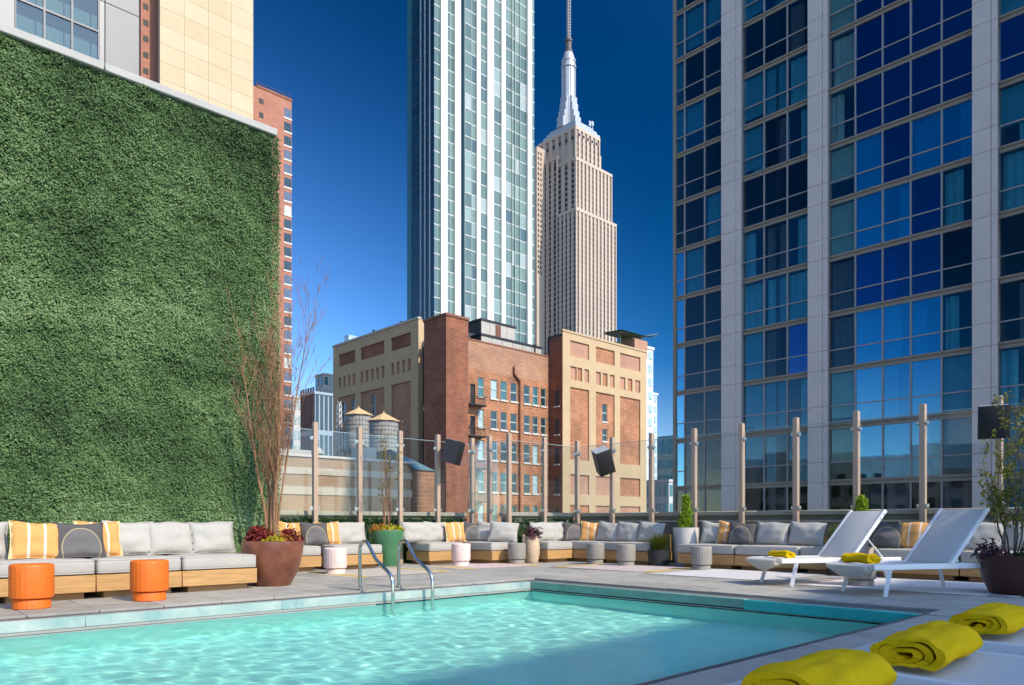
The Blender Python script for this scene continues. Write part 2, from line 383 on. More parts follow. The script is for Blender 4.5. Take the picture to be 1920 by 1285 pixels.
# ---------------------------------------------------------------- pool
basin = thing('pool', None, None); tag(basin, kind='structure')
fl = MB().add([(PX0, PY0, FZ), (PX1, PY0, FZ), (PX1, PY1, FZ), (PX0, PY1, FZ)], [(0, 1, 2, 3)])
floor_o = fl.build('floor', m_basin, basin)
wl_ = MB()
wl_.add([(PX0, PY1, FZ), (PX1, PY1, FZ), (PX1, PY1, -.15), (PX0, PY1, -.15)], [(0, 1, 2, 3)])
wl_.add([(PX1, PY1, FZ), (PX1, PY0, FZ), (PX1, PY0, -.15), (PX1, PY1, -.15)], [(0, 1, 2, 3)])
wl_.add([(PX0, PY0, FZ), (PX1, PY0, FZ), (PX1, PY0, -.03), (PX0, PY0, -.03)], [(3, 2, 1, 0)])
wl_.add([(PX0, PY1, FZ), (PX0, PY0, FZ), (PX0, PY0, -.03), (PX0, PY1, -.03)], [(0, 1, 2, 3)])
wall_o = wl_.build('basin_wall', m_basin, basin)
# tile band, ledge and dark overflow gap under it
for k in range(8):
    a, b = PX1 - 1.9 * (k + 1), PX1 - 1.9 * k - .0015
    MB().rbox(max(a, PX0), b, PY1 + .0, PY1 + .1, -.098, .001, r=.004, n=1).build('coping_tile', m_tile, basin)
MB().box(PX0, PX1 + .1, PY1 - .012, PY1 + .1, -.122, -.099).build('ledge', m_ledge, basin)
MB().box(PX0, PX1, PY1 + .004, PY1 + .1, -.149, -.123).build('overflow_gap', m_black, basin)
MB().rbox(PX1, PX1 + .1, 4.2, PY1 - .002, -.100, .001, r=.004, n=1).build('coping_tile', m_tile_sage, basin)
MB().rbox(PX1 - .02, PX1 + .1, PY0, 4.195, -.112, -.006, r=.004, n=1).build('coping_tile', m_tile_teal, basin)
MB().box(PX1 - .004, PX1 + .1, PY0, PY1 - .014, -.124, -.113).build('ledge', m_ledge, basin)
MB().box(PX1 + .004, PX1 + .1, PY0, PY1 + .004, -.149, -.125).build('overflow_gap', m_black, basin)
MB().rbox(PX0, PX1 + .05, PY0 - .05, PY0 + .004, -.03, .0015, r=.006, n=2).build('edge_trim', M('dark_edge_steel', (.05, .055, .06), .4), basin)
gr = MB()
for k in range(260): gr.box(.2 + k * .018, .21 + k * .018, PY1 - .03, PY1 + .004, -.138, -.127)
tag(gr.build('overflow_grating', M('grating_white', (.6, .6, .55), .5), basin), kind='stuff')
# rippled water sheet (real waves, so that it bends and focuses light)
NX, NY = 640, 330
X = np.linspace(PX0, PX1 + .05, NX); Y = np.linspace(PY0, PY1 + .05, NY); XX, YY = np.meshgrid(X, Y, indexing='ij')
ZZ = np.zeros_like(XX); rg = np.random.default_rng(5)
for k in range(46):
    lam = rg.uniform(.08, .40); th = rg.normal(.6, 1.0); amp = .00105 * lam ** 1.2
    ZZ += amp * np.sin((XX * np.cos(th) + YY * np.sin(th)) * 2 * np.pi / lam + rg.uniform(0, 6.3))
V = np.stack([XX, YY, WZ + ZZ], -1).reshape(-1, 3)
idx = np.arange(NX * NY).reshape(NX, NY)
Fq = np.stack([idx[:-1, :-1], idx[1:, :-1], idx[1:, 1:], idx[:-1, 1:]], -1).reshape(-1, 4)
m_water, n_, l_, b_ = new_mat('pool_water'); n_.remove(b_)
rf_ = n_.new('ShaderNodeBsdfRefraction'); rf_.inputs['IOR'].default_value = 1.333; rf_.inputs['Roughness'].default_value = 0; rf_.inputs['Color'].default_value = (.84, 1, .97, 1)
gs_ = n_.new('ShaderNodeBsdfGlossy'); gs_.inputs['Roughness'].default_value = .02
fr_ = n_.new('ShaderNodeFresnel'); fr_.inputs['IOR'].default_value = 1.333
pf_ = n_.new('ShaderNodeMath'); pf_.operation = 'MULTIPLY'; pf_.inputs[1].default_value = .36      # the polariser takes most of the surface glare
mx_ = n_.new('ShaderNodeMixShader'); l_.new(fr_.outputs[0], pf_.inputs[0]); l_.new(pf_.outputs[0], mx_.inputs[0])
l_.new(rf_.outputs[0], mx_.inputs[1]); l_.new(gs_.outputs[0], mx_.inputs[2]); l_.new(mx_.outputs[0], n_['Material Output'].inputs['Surface'])
tc_ = n_.new('ShaderNodeTexCoord'); nz_ = n_.new('ShaderNodeTexNoise'); nz_.inputs['Scale'].default_value = 9; nz_.inputs['Detail'].default_value = 3
mp_ = n_.new('ShaderNodeMapping'); mp_.inputs['Scale'].default_value = (1, 1.8, 1); l_.new(tc_.outputs['Object'], mp_.inputs[0]); l_.new(mp_.outputs[0], nz_.inputs['Vector'])
bp_ = n_.new('ShaderNodeBump'); bp_.inputs['Strength'].default_value = .5; bp_.inputs['Distance'].default_value = .02
l_.new(nz_.outputs['Fac'], bp_.inputs['Height'])
for q_ in (gs_, fr_): l_.new(bp_.outputs[0], q_.inputs['Normal'])
water = tag(obj('water', np_mesh('water', V, Fq, m_water, True)), kind='structure')
water.cycles.is_caustics_caster = True; floor_o.cycles.is_caustics_receiver = True; wall_o.cycles.is_caustics_receiver = True; sun_d.cycles.is_caustics_light = True

# ---------------------------------------------------------------- hotel block behind the camera: its roof edge throws the shade over the near deck
hb = thing('hotel_building', 'pale brick hotel block rising behind the pool deck', 'building', (4.2, -30, 0))
m_hotel = brick_mat('hotel_brick', (.66, .60, .54), (.62, .57, .51), (.6, .56, .5))
k9 = math.tan(R(SUN_EL))
ztop = (4.2 + 30) * k9
hw = MB(); holes = [(x, x + 1.5, z, z + 1.9) for x in (1, 4, 7) for z in range(1, 28, 4)]
hw.holed(.2, 11.6, -46, ztop, holes, .2, lambda u, d, z: (u, -d, z)); hw.add([(.2, -14, ztop), (11.6, -14, ztop), (11.6, 0, ztop), (.2, 0, ztop)], [(0, 1, 2, 3)])
hw.add([(11.6, 0, -46), (11.6, -14, -46), (11.6, -14, ztop), (11.6, 0, ztop)], [(0, 1, 2, 3)]); hw.add([(.2, 0, -46), (.2, -14, -46), (.2, -14, ztop), (.2, 0, ztop)], [(3, 2, 1, 0)])
hw.build('wall', m_hotel, hb)
pane_me = MB().box(0, 1.5, -.22, -.2, 0, 1.9).mesh('window', M('hotel_window', (.03, .05, .06), .05))
for h in holes: obj('window', pane_me, hb, (h[0], 0, h[2]))
tag(thing('added_shade_tower', 'unseen brown brick tower added to shade the low brick building', 'building', (36.9, -16.5, 0)))  # unseen tower, added to cast shade on the low brick building
nt = [o for o in COL.objects if o.name == 'added_shade_tower'][0]
m_ntw = brick_mat('added_block_brick', (.22, .13, .09), (.19, .11, .08), (.25, .2, .17))
MB().box(-2.1, 2.1, -8.5, 8.5, -46, 62).build('wall', m_ntw, nt)
MB().box(-2.2, 2.2, -8.6, 8.6, 62, 62.6).build('cornice', m_coping, nt)

ws = thing('added_west_block', 'unseen brown brick block added in the west for window reflections', 'building', (-80, -20, 0))  # unseen block, added so the window tower's panes have something darker to reflect
MB().box(0, 30, 0, 42, -46, 8).build('wall', m_ntw, ws); MB().box(4, 30, 42.01, 95, -46, 13).build('taller_wall', m_hotel, ws)
q_ = MB()
for y in range(2, 92, 3):
    for z in range(-10, 10, 4):
        x = 30 if y < 41 else 30
        if z < 5 or y > 42: q_.box(x + .01, x + .1, y, y + 1.5, z, z + 2.2)
tag(q_.build('windows', M('west_window', (.03, .05, .06), .05), ws), kind='stuff')

# ---------------------------------------------------------------- green wall
gw = thing('green_wall', 'tall boxwood leaf wall with white coping behind the long sofa', 'green wall', (0, 10.16, 0))
WX0, WX1, WT = -1.2, 4.93, 6.44
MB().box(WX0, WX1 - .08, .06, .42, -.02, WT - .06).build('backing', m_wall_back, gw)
rg = np.random.default_rng(11); NL = 390000
px = rg.uniform(-1.1, WX1, NL); pz = rg.uniform(.02, WT, NL)
cl = np.array([mnoise.noise((x * 3.1, 7.7, z * 3.1)) + .6 * mnoise.noise((x * 9, 3.3, z * 9)) for x, z in zip(px[::1], pz[::1])])
py = .02 - .028 * cl - rg.uniform(0, .035, NL) * (1 + cl)
N = np.stack([rg.normal(0, .25, NL) + .9 * cl * 0, np.full(NL, -1.0), np.full(NL, .45)], 1)
ex = rg.uniform(0, 1, 5000); P2 = np.stack([np.full(5000, WX1) + rg.uniform(-.04, .03, 5000) + .05 * np.sin(np.linspace(0, 900, 5000)) * rg.uniform(0, 1, 5000), ex * .4, rg.uniform(0, WT, 5000)], 1)
P = np.concatenate([np.stack([px, py, pz], 1), P2]); N = np.concatenate([N, np.tile([1, -.3, .3], (5000, 1))])
tag(obj('foliage', leaves('foliage', P, N, .032, .021, lf_box, 3, .55), gw), kind='stuff')
for a, b in ((WX0, 2.62), (2.628, WX1 - .04)): MB().rbox(a, b, -.05, .45, WT, WT + .105, r=.012, n=1).build('coping', m_cop_wall, gw)

# ---------------------------------------------------------------- parapets, hedge strip
def parapet(label, x0, x1, y0, y1, ax, g='low parapets outside the glass fence'):
    t = thing('parapet_wall', label, 'parapet', (x0, y0, 0), 0, g)
    X1, Y1 = x1 - x0, y1 - y0
    ins = .04
    MB().box(ins, X1 - ins, ins, Y1 - ins, -1, .985).build('wall', m_parapet, t)
    n_ = max(1, round(max(X1, Y1) / 2.4))
    for k in range(n_):
        a, b = k / n_, (k + 1) / n_
        if ax == 'x': MB().rbox(X1 * a + .003, X1 * b - .003, -.02, Y1 + .02, .987, 1.075, r=.012, n=1).build('coping', m_coping, t)
        else: MB().rbox(-.02, X1 + .02, Y1 * a + .003, Y1 * b - .003, .987, 1.075, r=.012, n=1).build('coping', m_coping, t)
    if ax == 'x': MB().box(0, X1, -.015, .03, .86, .895).build('string_course', m_coping, t)
    else: MB().box(-.015, .03, 0, Y1, .86, .895).build('string_course', m_coping, t)
parapet('low stone parapet outside the glass behind the right-hand sofas', 13.06, 13.4, -2, 11.58, 'y')
parapet('low stone parapet outside the glass behind the terracotta pot', 10.9, 13.06, 11.62, 11.95, 'x')
parapet('low stone parapet behind the hedge strip and green pot', 4.6, 10.9, 13.05, 13.35, 'x')
hg = thing('hedge_strip', 'low clipped green hedge running behind the sofas', 'hedge', (5.0, 12.78, 0))
P, N = [], []
def hedge_box(x0, x1, y0, y1, z1, k):
    for _ in range(k):
        f = rnd.random()
        if f < .5: P.append((rnd.uniform(x0, x1), y0, rnd.uniform(.1, z1))); N.append((0, -1, .3))
        else: P.append((rnd.uniform(x0, x1), rnd.uniform(y0, y1), z1 + rnd.uniform(-.04, .03))); N.append((0, -.3, 1))
hedge_box(0, 5.75, .06, .26, .9, 7000); hedge_box(5.95, 7.9, -1.2, -1.05, .9, 2600)
tag(obj('foliage', leaves('foliage', P, N, .05, .03, lf_hedge, 9, .8), hg), kind='stuff')
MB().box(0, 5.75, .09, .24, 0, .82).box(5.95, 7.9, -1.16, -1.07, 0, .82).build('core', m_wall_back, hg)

# ---------------------------------------------------------------- glass fence
post_me = MB().rbox(-.045, .045, -.045, .045, -.02, 2.75, r=.006, n=1).mesh('post', m_bronze)
clamp_me = MB().box(-.016, .016, -.03, .03, -.03, .03).lathe([(.018, -.012), (.018, .012)], 10, (0, -.03, 0)).mesh('clamp', m_clamp)
def fence(label, pts, skip=0):
    t = thing('glass_fence', label, 'glass fence', (pts[0][0], pts[0][1], 0), 0, 'runs of the glass fence round the terrace')
    o0 = Vector((pts[0][0], pts[0][1], 0))
    for p in pts[skip:]: obj('post', post_me, t, Vector((p[0], p[1], 0)) - o0)
    for p, q in zip(pts, pts[1:]):
        a, b = Vector((p[0], p[1], 0)), Vector((q[0], q[1], 0)); d = (b - a); L = d.length; ang = math.atan2(d.y, d.x)
        pn = MB().box(.075, L - .075, -.006, .006, .92, 2.6).build('pane', m_glass, t, a - o0, ang)
        MB().box(.075, L - .075, -.0062, .0062, 2.601, 2.609).build('edge', m_glass_edge, pn)
        for z in (1.12, 2.45):
            for u in (.066, L - .066): obj('clamp', clamp_me, t, a - o0 + d.normalized() * u + Vector((0, 0, z)), ang)
fence('glass fence run behind the hedge and the green pot', [(5.93, 12.75), (6.91, 12.75), (7.88, 12.75), (8.85, 12.75), (9.83, 12.75), (10.8, 12.75)])
fence('short glass fence return between the two long back runs', [(10.8, 12.75), (10.77, 12.12), (10.77, 11.5)], skip=1)
fence('glass fence run behind the terracotta pot with purple plant', [(10.77, 11.5), (11.85, 11.5), (12.95, 11.5)], skip=1)
fence('longest glass fence run behind the loungers and right-hand sofas', [(12.95, 11.5), (12.95, 10.46), (12.95, 9.4), (12.95, 8.35), (12.95, 7.3), (12.95, 6.22), (12.95, 5.15), (12.95, 4.11), (12.95, 3.06), (12.95, 2.0), (12.95, .95)], skip=1)

# ---------------------------------------------------------------- speakers on the posts
def speaker(label, loc, rz, tilt, w, h, d, front=m_grille, roll=0):
    t = thing('loudspeaker', label, 'speaker', loc, rz, 'loudspeakers hung on the fence posts'); t.rotation_euler = (tilt, roll, rz)
    bm_ = MB(); k = .82
    vs = [(sx_ * w / 2 * q, yy, sz * h / 2 * q2) for yy, q, q2 in ((-d / 2, 1, 1), (d / 2, k, .94)) for sz in (-1, 1) for sx_ in (-1, 1)]
    bm_.add(vs, [(0, 1, 3, 2), (4, 6, 7, 5), (0, 4, 5, 1), (2, 3, 7, 6), (0, 2, 6, 4), (1, 5, 7, 3)]).build('cabinet', m_speaker, t)
    MB().rbox(-w / 2 + .012, w / 2 - .012, -d / 2 - .012, -d / 2 - .001, -h / 2 + .012, h / 2 - .012, r=.01, n=2).build('grille', front, t)
    MB().box(-.03, .03, d / 2 - .01, d / 2 + .09, -.03, .03).box(-.02, .02, d / 2 + .02, d / 2 + .05, -h / 2 * .8, h / 2 * .8).build('bracket', m_speaker, t)
    MB().box(-w / 2 * .9, w / 2 * .9, -d / 2 + .01, d / 2 - .01, h / 2 * .985, h / 2 + .004).build('lid', m_silver, t)
speaker('dark loudspeaker on the post left of the fire escape', (9.98, 12.42, 2.36), R(35), R(14), .44, .50, .32)
speaker('tilted charcoal loudspeaker on the post before the cream brick wing', (12.62, 10.46, 2.2), R(-35), R(20), .36, .54, .36, roll=R(-20))
speaker('black loudspeaker with grey lid on the post at far right', (12.62, 3.06, 2.33), R(-72), R(9), .40, .48, .3)

# ---------------------------------------------------------------- bench modules
cush_cache = {}
def seat_mesh(w, d):
    m = MB().rbox(.008, w - .008, -.012, d - .1, .272, .44, r=.045, n=4, puff=.012)
    for z in (.425, .287):
        x0, x1, y0, y1, c = .016, w - .016, -.004, d - .108, .03; p = []
        for cx, cy_, a0 in ((x1 - c, y0 + c, -90), (x1 - c, y1 - c, 0), (x0 + c, y1 - c, 90), (x0 + c, y0 + c, 180)):
            for k in range(5): a = R(a0 + k * 22.5); p.append((cx + c * math.cos(a), cy_ + c * math.sin(a), z + .003 * mnoise.noise((cx * 9 + k, cy_ * 9, z))))
        m.tube(p + p[:1], .007, 6, caps=False)
    return m.mesh('seat_cushion', m_linen)
def module(x, y, rz, w, label, d=.86, group='teak sofa modules along the terrace edge', wood=m_teak, back=True):
    t = thing('sofa_module', label, 'sofa', (x, y, 0), rz, group)
    MB().rbox(.004, w - .004, 0, d, .075, .265, r=.006, n=1).build('base', wood, t)
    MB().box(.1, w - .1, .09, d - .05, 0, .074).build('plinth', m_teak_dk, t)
    key = round(w, 2), round(d, 2)
    if key not in cush_cache: cush_cache[key] = seat_mesh(w, d)
    obj('seat_cushion', cush_cache[key], t)
    if back: MB().rbox(.02, w - .02, d - .09, d - .03, .266, .60, r=.006, n=1).build('back_panel', wood, t)
    return t
LS = 'leftmost teak sofa module by the first orange stool;teak sofa module behind the gap between the orange stools;teak sofa module right behind the second orange stool;end teak sofa module beside the big oxblood planter'.split(';')
for k, (a, b) in enumerate(((-.50, 1.37), (1.37, 2.30), (2.30, 3.23), (3.23, 4.17))): module(a, 9.2, 0, b - a, LS[k])
module(5.55, 11.75, 0, .95, 'teak sofa module left of the left blush stool')
module(6.72, 11.75, 0, 1.05, 'teak sofa module right of the left blush stool')
module(8.94, 11.88, 0, .92, 'teak sofa module left of the right blush stool', d=.78)
module(10.1, 12.66, R(-90), 1.38, 'corner teak sofa module behind the right blush stool', d=.62)
module(11.27, 10.84, 0, .80, 'teak sofa module to the right of the terracotta pot', d=.62)
module(12.08, 11.42, R(-90), 1.3, 'teak sofa module left of the two taupe stools', d=.8)
module(12.08, 10.11, R(-90), 1.3, 'teak sofa module between the taupe stools and the black grass pot', d=.8)
module(12.05, 8.15, R(-90), 1.2, 'teak sofa module beside the white concrete pot', d=.86)
module(12.05, 6.94, R(-90), 1.2, 'teak sofa module behind the foot of the left lounger', d=.86)
module(12.05, 5.73, R(-90), .62, 'short teak sofa module half hidden by the left lounger', d=.86)
module(12.05, 4.55, R(-90), 1.2, 'teak sofa module seen between the two loungers', d=.86)
module(12.05, 3.34, R(-90), 1.3, 'teak sofa module behind the right lounger and maroon planter', d=.86)

# ---------------------------------------------------------------- scatter and back pillows
pil_cache = {}
def pillow_mesh(w, h, t, mt, sd):
    key = (w, h, t, mt.name, sd)
    if key in pil_cache: return pil_cache[key]
    n = 16; V, F = [], []
    for side in (-1, 1):
        for i in range(n + 1):
            for j in range(n + 1):
                u, v = 2 * i / n - 1, 2 * j / n - 1
                th = (max(0, 1 - abs(u) ** 2.6) * max(0, 1 - abs(v) ** 2.6)) ** .5
                x = w / 2 * u * (1 - .075 * (1 - v * v) * u * u); z = h / 2 * v * (1 - .075 * (1 - u * u) * v * v)
                y = side * (t / 2 * th) + .026 * mnoise.noise((u * 1.6 + sd * 3.1, v * 1.6, side * 2 + sd)) * (1 if side < 0 else .4) * (.3 + th)
                z -= .02 * max(0, v) * (.5 + mnoise.noise((u * 1.2 + sd, 5.5, sd * 1.7)))
                V.append((x, y, z))
    m_ = (n + 1) ** 2
    for s_ in (0, 1):
        for i in range(n):
            for j in range(n):
                a = s_ * m_ + i * (n + 1) + j; q = (a, a + n + 1, a + n + 2, a + 1); F.append(q if s_ == 0 else q[::-1])
    b = MB(); b.add(V, F, True); k2 = (n + 1) * (n + 1)
    ring = [(i, 0) for i in range(n)] + [(n, j) for j in range(n)] + [(n - i, n) for i in range(n)] + [(0, n - j) for j in range(n)]
    pts = [[(V[i * (n + 1) + j][q] + V[k2 + i * (n + 1) + j][q]) / 2 for q in range(3)] for i, j in ring]
    b.tube(pts + pts[:1], .0065, 6, caps=False); me = b.mesh('pillow', mt)
    bm = bmesh.new(); bm.from_mesh(me); bmesh.ops.remove_doubles(bm, verts=bm.verts, dist=.0008); bm.to_mesh(me); bm.free()
    pil_cache[key] = me; return me
PK = {'g': (.58, .44, .17, m_linen), 's': (.5, .44, .15, m_stripe), 'd': (.52, .43, .16, m_arch)}
def pillow(kind, x, y, rz, label, lean=14, roll=0, sd=0, k=1.0, z=.44, w=None):
    pw, h, t, mt = PK[kind]; pw = w or pw
    nm = {'g': 'back_cushion', 's': 'striped_pillow', 'd': 'charcoal_pillow'}[kind]
    o = obj(nm, pillow_mesh(pw, h * k, t, mt, sd))
    o.location = (x, y, z + h * k / 2 * .985); o.rotation_euler = (R(-lean), R(roll), rz)
    gp = {'g': 'pale linen back cushions on the sofas', 's': 'orange striped pillows on the sofas', 'd': 'charcoal arch pillows on the sofas'}[kind]
    return tag(o, label, {'g': 'cushion', 's': 'pillow', 'd': 'pillow'}[kind], gp)
Q = R(-90)
pillow('g', 1.30, 9.86, 0, 'pale cushion cut by the left edge of the photo', sd=1)
pillow('s', 1.80, 9.62, R(-4), 'orange striped pillow on the long sofa, left of the charcoal one', 16, 2, 0)
pillow('d', 2.23, 9.60, R(2), 'large charcoal arch pillow on the long sofa behind the orange stools', 18, 0, 0)
pillow('s', 2.47, 9.78, R(3), 'orange striped pillow tucked behind the charcoal one on the long sofa', 12, -1, 1)
pillow('g', 2.83, 9.86, 0, 'pale cushion right beside the striped pillows on the long sofa', sd=2)
pillow('g', 3.30, 9.84, R(2), 'pale cushion second from the right end of the long sofa', 15, 1, 3)
pillow('g', 3.83, 9.82, R(-2), 'pale cushion at the right end of the long sofa by the oxblood planter', 16, -1, 4)
pillow('s', 6.15, 12.28, R(4), 'orange striped pillow just right of the oxblood planter', 15, 3, 2)
pillow('d', 6.62, 12.22, R(-2), 'charcoal arch pillow on the sofa above the left blush stool', 17, 0, 1)
pillow('s', 6.95, 12.36, R(-4), 'orange striped pillow overlapped by a charcoal one above the left blush stool', 12, -2, 0)
pillow('g', 7.42, 12.38, 0, 'pale cushion just left of the green pot', sd=5, w=.74)
pillow('g', 8.98, 12.36, 0, 'pale cushion just right of the green pot', sd=6, w=.74)
pillow('g', 9.52, 12.40, R(2), 'pale cushion left of the gathered striped pillow', 12, 0, 1, w=.6)
pillow('s', 9.88, 12.22, R(-4), 'orange striped pillow directly above the right blush stool', 14, 0, 3)
pillow('d', 10.32, 12.12, R(-28), 'charcoal pillow in the corner right of the gathered striped one', 14, 4, 2)
pillow('g', 10.50, 11.86, R(-62), 'pale cushion turned in the corner left of the terracotta pot', 14, 4, 2)
pillow('g', 10.54, 11.42, R(-50), 'wide pale cushion behind the small taupe stool', 14, 5, 7, w=.62)
pillow('g', 11.52, 11.22, R(-6), 'pale cushion directly behind the terracotta pot', 14, 0, 3, w=.66)
pillow('g', 11.98, 11.2, R(4), 'pale cushion between terracotta pot and charcoal pillow', 14, -3, 8, w=.5)
pillow('d', 12.28, 11.0, R(-24), 'charcoal arch pillow on the sofa left of the two taupe stools', 16, 3, 0)
pillow('s', 12.50, 10.68, R(-58), 'orange striped pillow left of the two taupe stools', 13, 3, 1)
pillow('g', 12.54, 10.25, Q, 'grey cushion above the left one of the two taupe stools', 15, 4, 1)
pillow('g', 12.54, 9.72, Q, 'grey cushion above the right one of the two taupe stools', 15, 4, 5)
pillow('g', 12.54, 9.12, Q, 'grey cushion left of the white concrete pot and conifer', 15, 4, 6, w=.64)
pillow('g', 12.58, 7.66, R(-70), 'pale cushion at the left end beside the white concrete pot', 15, 3, 2, w=.5)
pillow('s', 12.54, 7.30, R(-80), 'orange striped pillow above the taupe stool left of the loungers', 14, 4, 2)
pillow('d', 12.42, 7.00, R(-84), 'charcoal arch pillow left of the pale one behind the left lounger', 16, 2, 1)
pillow('g', 12.52, 6.46, Q, 'pale cushion above the yellow towel on the left lounger', 15, 3, 3, w=.62)
pillow('g', 12.54, 5.83, Q, 'grey cushion leaning next to the small grass pot', 15, 3, 4, w=.64)
pillow('d', 12.40, 4.44, R(-84), 'charcoal pillow between the two lounger backs', 16, 5, 2)
pillow('s', 12.44, 4.06, R(-86), 'orange striped pillow left of the right lounger back', 14, 2, 3)
pillow('g', 12.56, 3.72, Q, 'pale cushion mostly hidden by the right lounger back', 15, 0, 3)
pillow('g', 12.46, 3.14, R(-84), 'pale cushion just right of the right lounger back', 14, 4, 5, w=.54)
pillow('g', 12.5, 2.62, R(-94), 'rightmost pale cushion behind the maroon planter shrub', 15, 2, 7, w=.6)

# ---------------------------------------------------------------- drum stools
def stool_mesh(mt, r=.19, h=.44):
    b = r * .86
    top = MB().lathe([(0.001, h), (r - .03, h), (r - .012, h - .004), (r - .002, h - .014), (r, h - .03), (r, .125), (r - .004, .11), (r - .016, .103), (b - .02, .1)], 96, flute=.009, nf=24)
    bot = MB().lathe([(b - .025, .1), (b - .004, .092), (b, .08), (b, .006), (b - .01, 0)], 96, flute=.009, nf=24)
    return top.mesh('drum', mt), bot.mesh('foot', mt)
def stools(mt, r, h, items, group):
    a, b = stool_mesh(mt, r, h)
    for x, y, lab in items:
        t = thing('drum_stool', lab, 'stool', (x, y, .0), rnd.uniform(0, .2), group)
        obj('drum', a, t); obj('foot', b, t)
stools(m_orange, .192, .44, ((1.58, 8.62, 'bright orange drum stool nearest the left edge'), (2.68, 8.62, 'bright orange drum stool further right, before the cushion gap')), 'orange drum stools')
stools(m_pink, .185, .44, ((6.23, 10.82, 'blush pink drum stool between planter and pool handrail'), (9.22, 11.22, 'blush pink drum stool right of the green pot')), 'blush drum stools')
stools(m_taupe, .185, .43, ((10.50, 10.98, 'taupe drum stool just left of the terracotta pot'), (11.66, 9.86, 'left one of two taupe drum stools before the middle sofa'), (11.54, 8.98, 'right one of two taupe drum stools beside the grass pot'),
    (11.5, 7.27, 'taupe drum stool before the sofa left of the loungers'), (10.15, 3.98, 'taupe drum stool standing under and between the two loungers')), 'taupe drum stools')

# ---------------------------------------------------------------- rugs
def fringe_rug(label, cx, cy, w, d, rz, base, band):
    t = thing('rug', label, 'rug', (cx, cy, .0), rz, 'flat woven rugs by the sofas')
    mt = M('rug_wool', base, 1, .1, 10, .8, 120); mb = M('rug_band', band, 1, .14, 10, .8, 120)
    MB().rbox(-w / 2 + .22, w / 2 - .22, -d / 2, d / 2, .002, .014, r=.006, n=1).build('field', mt, t)
    for s_ in (-1, 1): MB().rbox(s_ * (w / 2 - .11) - .107, s_ * (w / 2 - .11) + .107, -d / 2, d / 2, .002, .013, r=.005, n=1).build('band', mb, t)
    f = MB()
    for s_ in (-1, 1):
        for k in range(int(d / .03)):
            y = -d / 2 + .015 + k * .03; f.cbox(s_ * (w / 2 + .04 + rnd.uniform(-.01, .02)), y, .008, .09, .012, .006, rnd.uniform(-.3, .3))
    tag(f.build('fringe', mt, t), kind='stuff')
fringe_rug('cream rug with yellow bands left of the green pot', 7.0, 10.72, 1.9, 1.5, R(3), (.60, .52, .42), (.62, .42, .10))
fringe_rug('pink and cream rug under the right blush stool', 9.55, 10.85, 1.8, 1.15, R(-4), (.66, .52, .46), (.66, .45, .14))
fringe_rug('cream rug with yellow bands before the two taupe stools', 11.0, 8.6, 2.2, 1.5, R(-86), (.64, .52, .46), (.66, .44, .10))
fringe_rug('white rug left of the loungers', 10.95, 6.3, 2.1, 1.9, R(-88), (.74, .70, .66), (.60, .55, .5))
fringe_rug('white shaggy rug beneath the right lounger', 10.75, 3.55, 2.5, 2.0, R(-86), (.76, .72, .69), (.45, .4, .38))

# ---------------------------------------------------------------- pool handrails
def rail(label, x):
    t = thing('pool_handrail', label, 'handrail', (x, 8.13, 0), 0, 'steel handrails at the pool edge')
    pts = [(0, 0, 0), (0, 0, .25), (0, 0, .5)]
    for k in range(1, 9): a = math.pi * k / 8 * .78; pts.append((0, -.115 + .115 * math.cos(a), .5 + .115 * math.sin(a)))
    e = pts[-1]; pts += [(0, -.36, .40), (0, -.56, .29)]
    for k in range(1, 6): a = k / 5; pts.append((0, -.56 - .17 * math.sin(a * 1.57), .29 - .10 * a - .09 * a * a))
    y = pts[-1][1]; pts += [(0, y, -.1), (0, y, -.5), (0, y, -1.0)]
    MB().tube(pts, .0225, 14).build('rail', m_steel, t)
    MB().lathe([(.045, 0), (.045, .008), (.03, .018)], 20).build('flange', m_steel, t)
rail('steel pool handrail on the left, curving into the water', 5.03); rail('steel pool handrail on the right, beside the first', 5.62)

# ---------------------------------------------------------------- pots and plants
def pot(name, label, loc, prof, mt, soil_r, soil_z, group='planters round the terrace'):
    t = thing(name, label, 'planter', loc, 0, group)
    MB().lathe(prof, 48).build('bowl', mt, t); MB().lathe([(.001, soil_z), (soil_r, soil_z - .01), (soil_r, soil_z - .03)][::-1], 32).build('soil', m_soil, t)
    return t
def tuft(name, label, loc, r, h, k, mt, ln, wd, cat='plant', seed=1, spread=.9, group=None):
    """leafy mound"""
    t = thing(name, label, cat, loc, 0, group); P, N = [], []
    rr = random.Random(seed)
    for _ in range(k):
        a, q = rr.uniform(0, 6.28), math.sqrt(rr.random()); ph = rr.random() ** .6
        x, y = r * q * math.cos(a), r * q * math.sin(a); z = h * ph * math.sqrt(max(.05, 1 - q * q)) * rr.uniform(.75, 1.1)
        P.append((x, y, z)); N.append((x / r * .7, y / r * .7, .8))
    tag(obj('leaf', leaves('leaf', P, N, ln, wd, mt, seed, spread), t), kind='stuff')
    st = MB()
    for _ in range(9): a = rr.uniform(0, 6.28); st.tube([(0, 0, -.02), (r * .4 * math.cos(a), r * .4 * math.sin(a), h * .6)], .005, 5)
    st.build('stem', m_bark_dk, t); return t
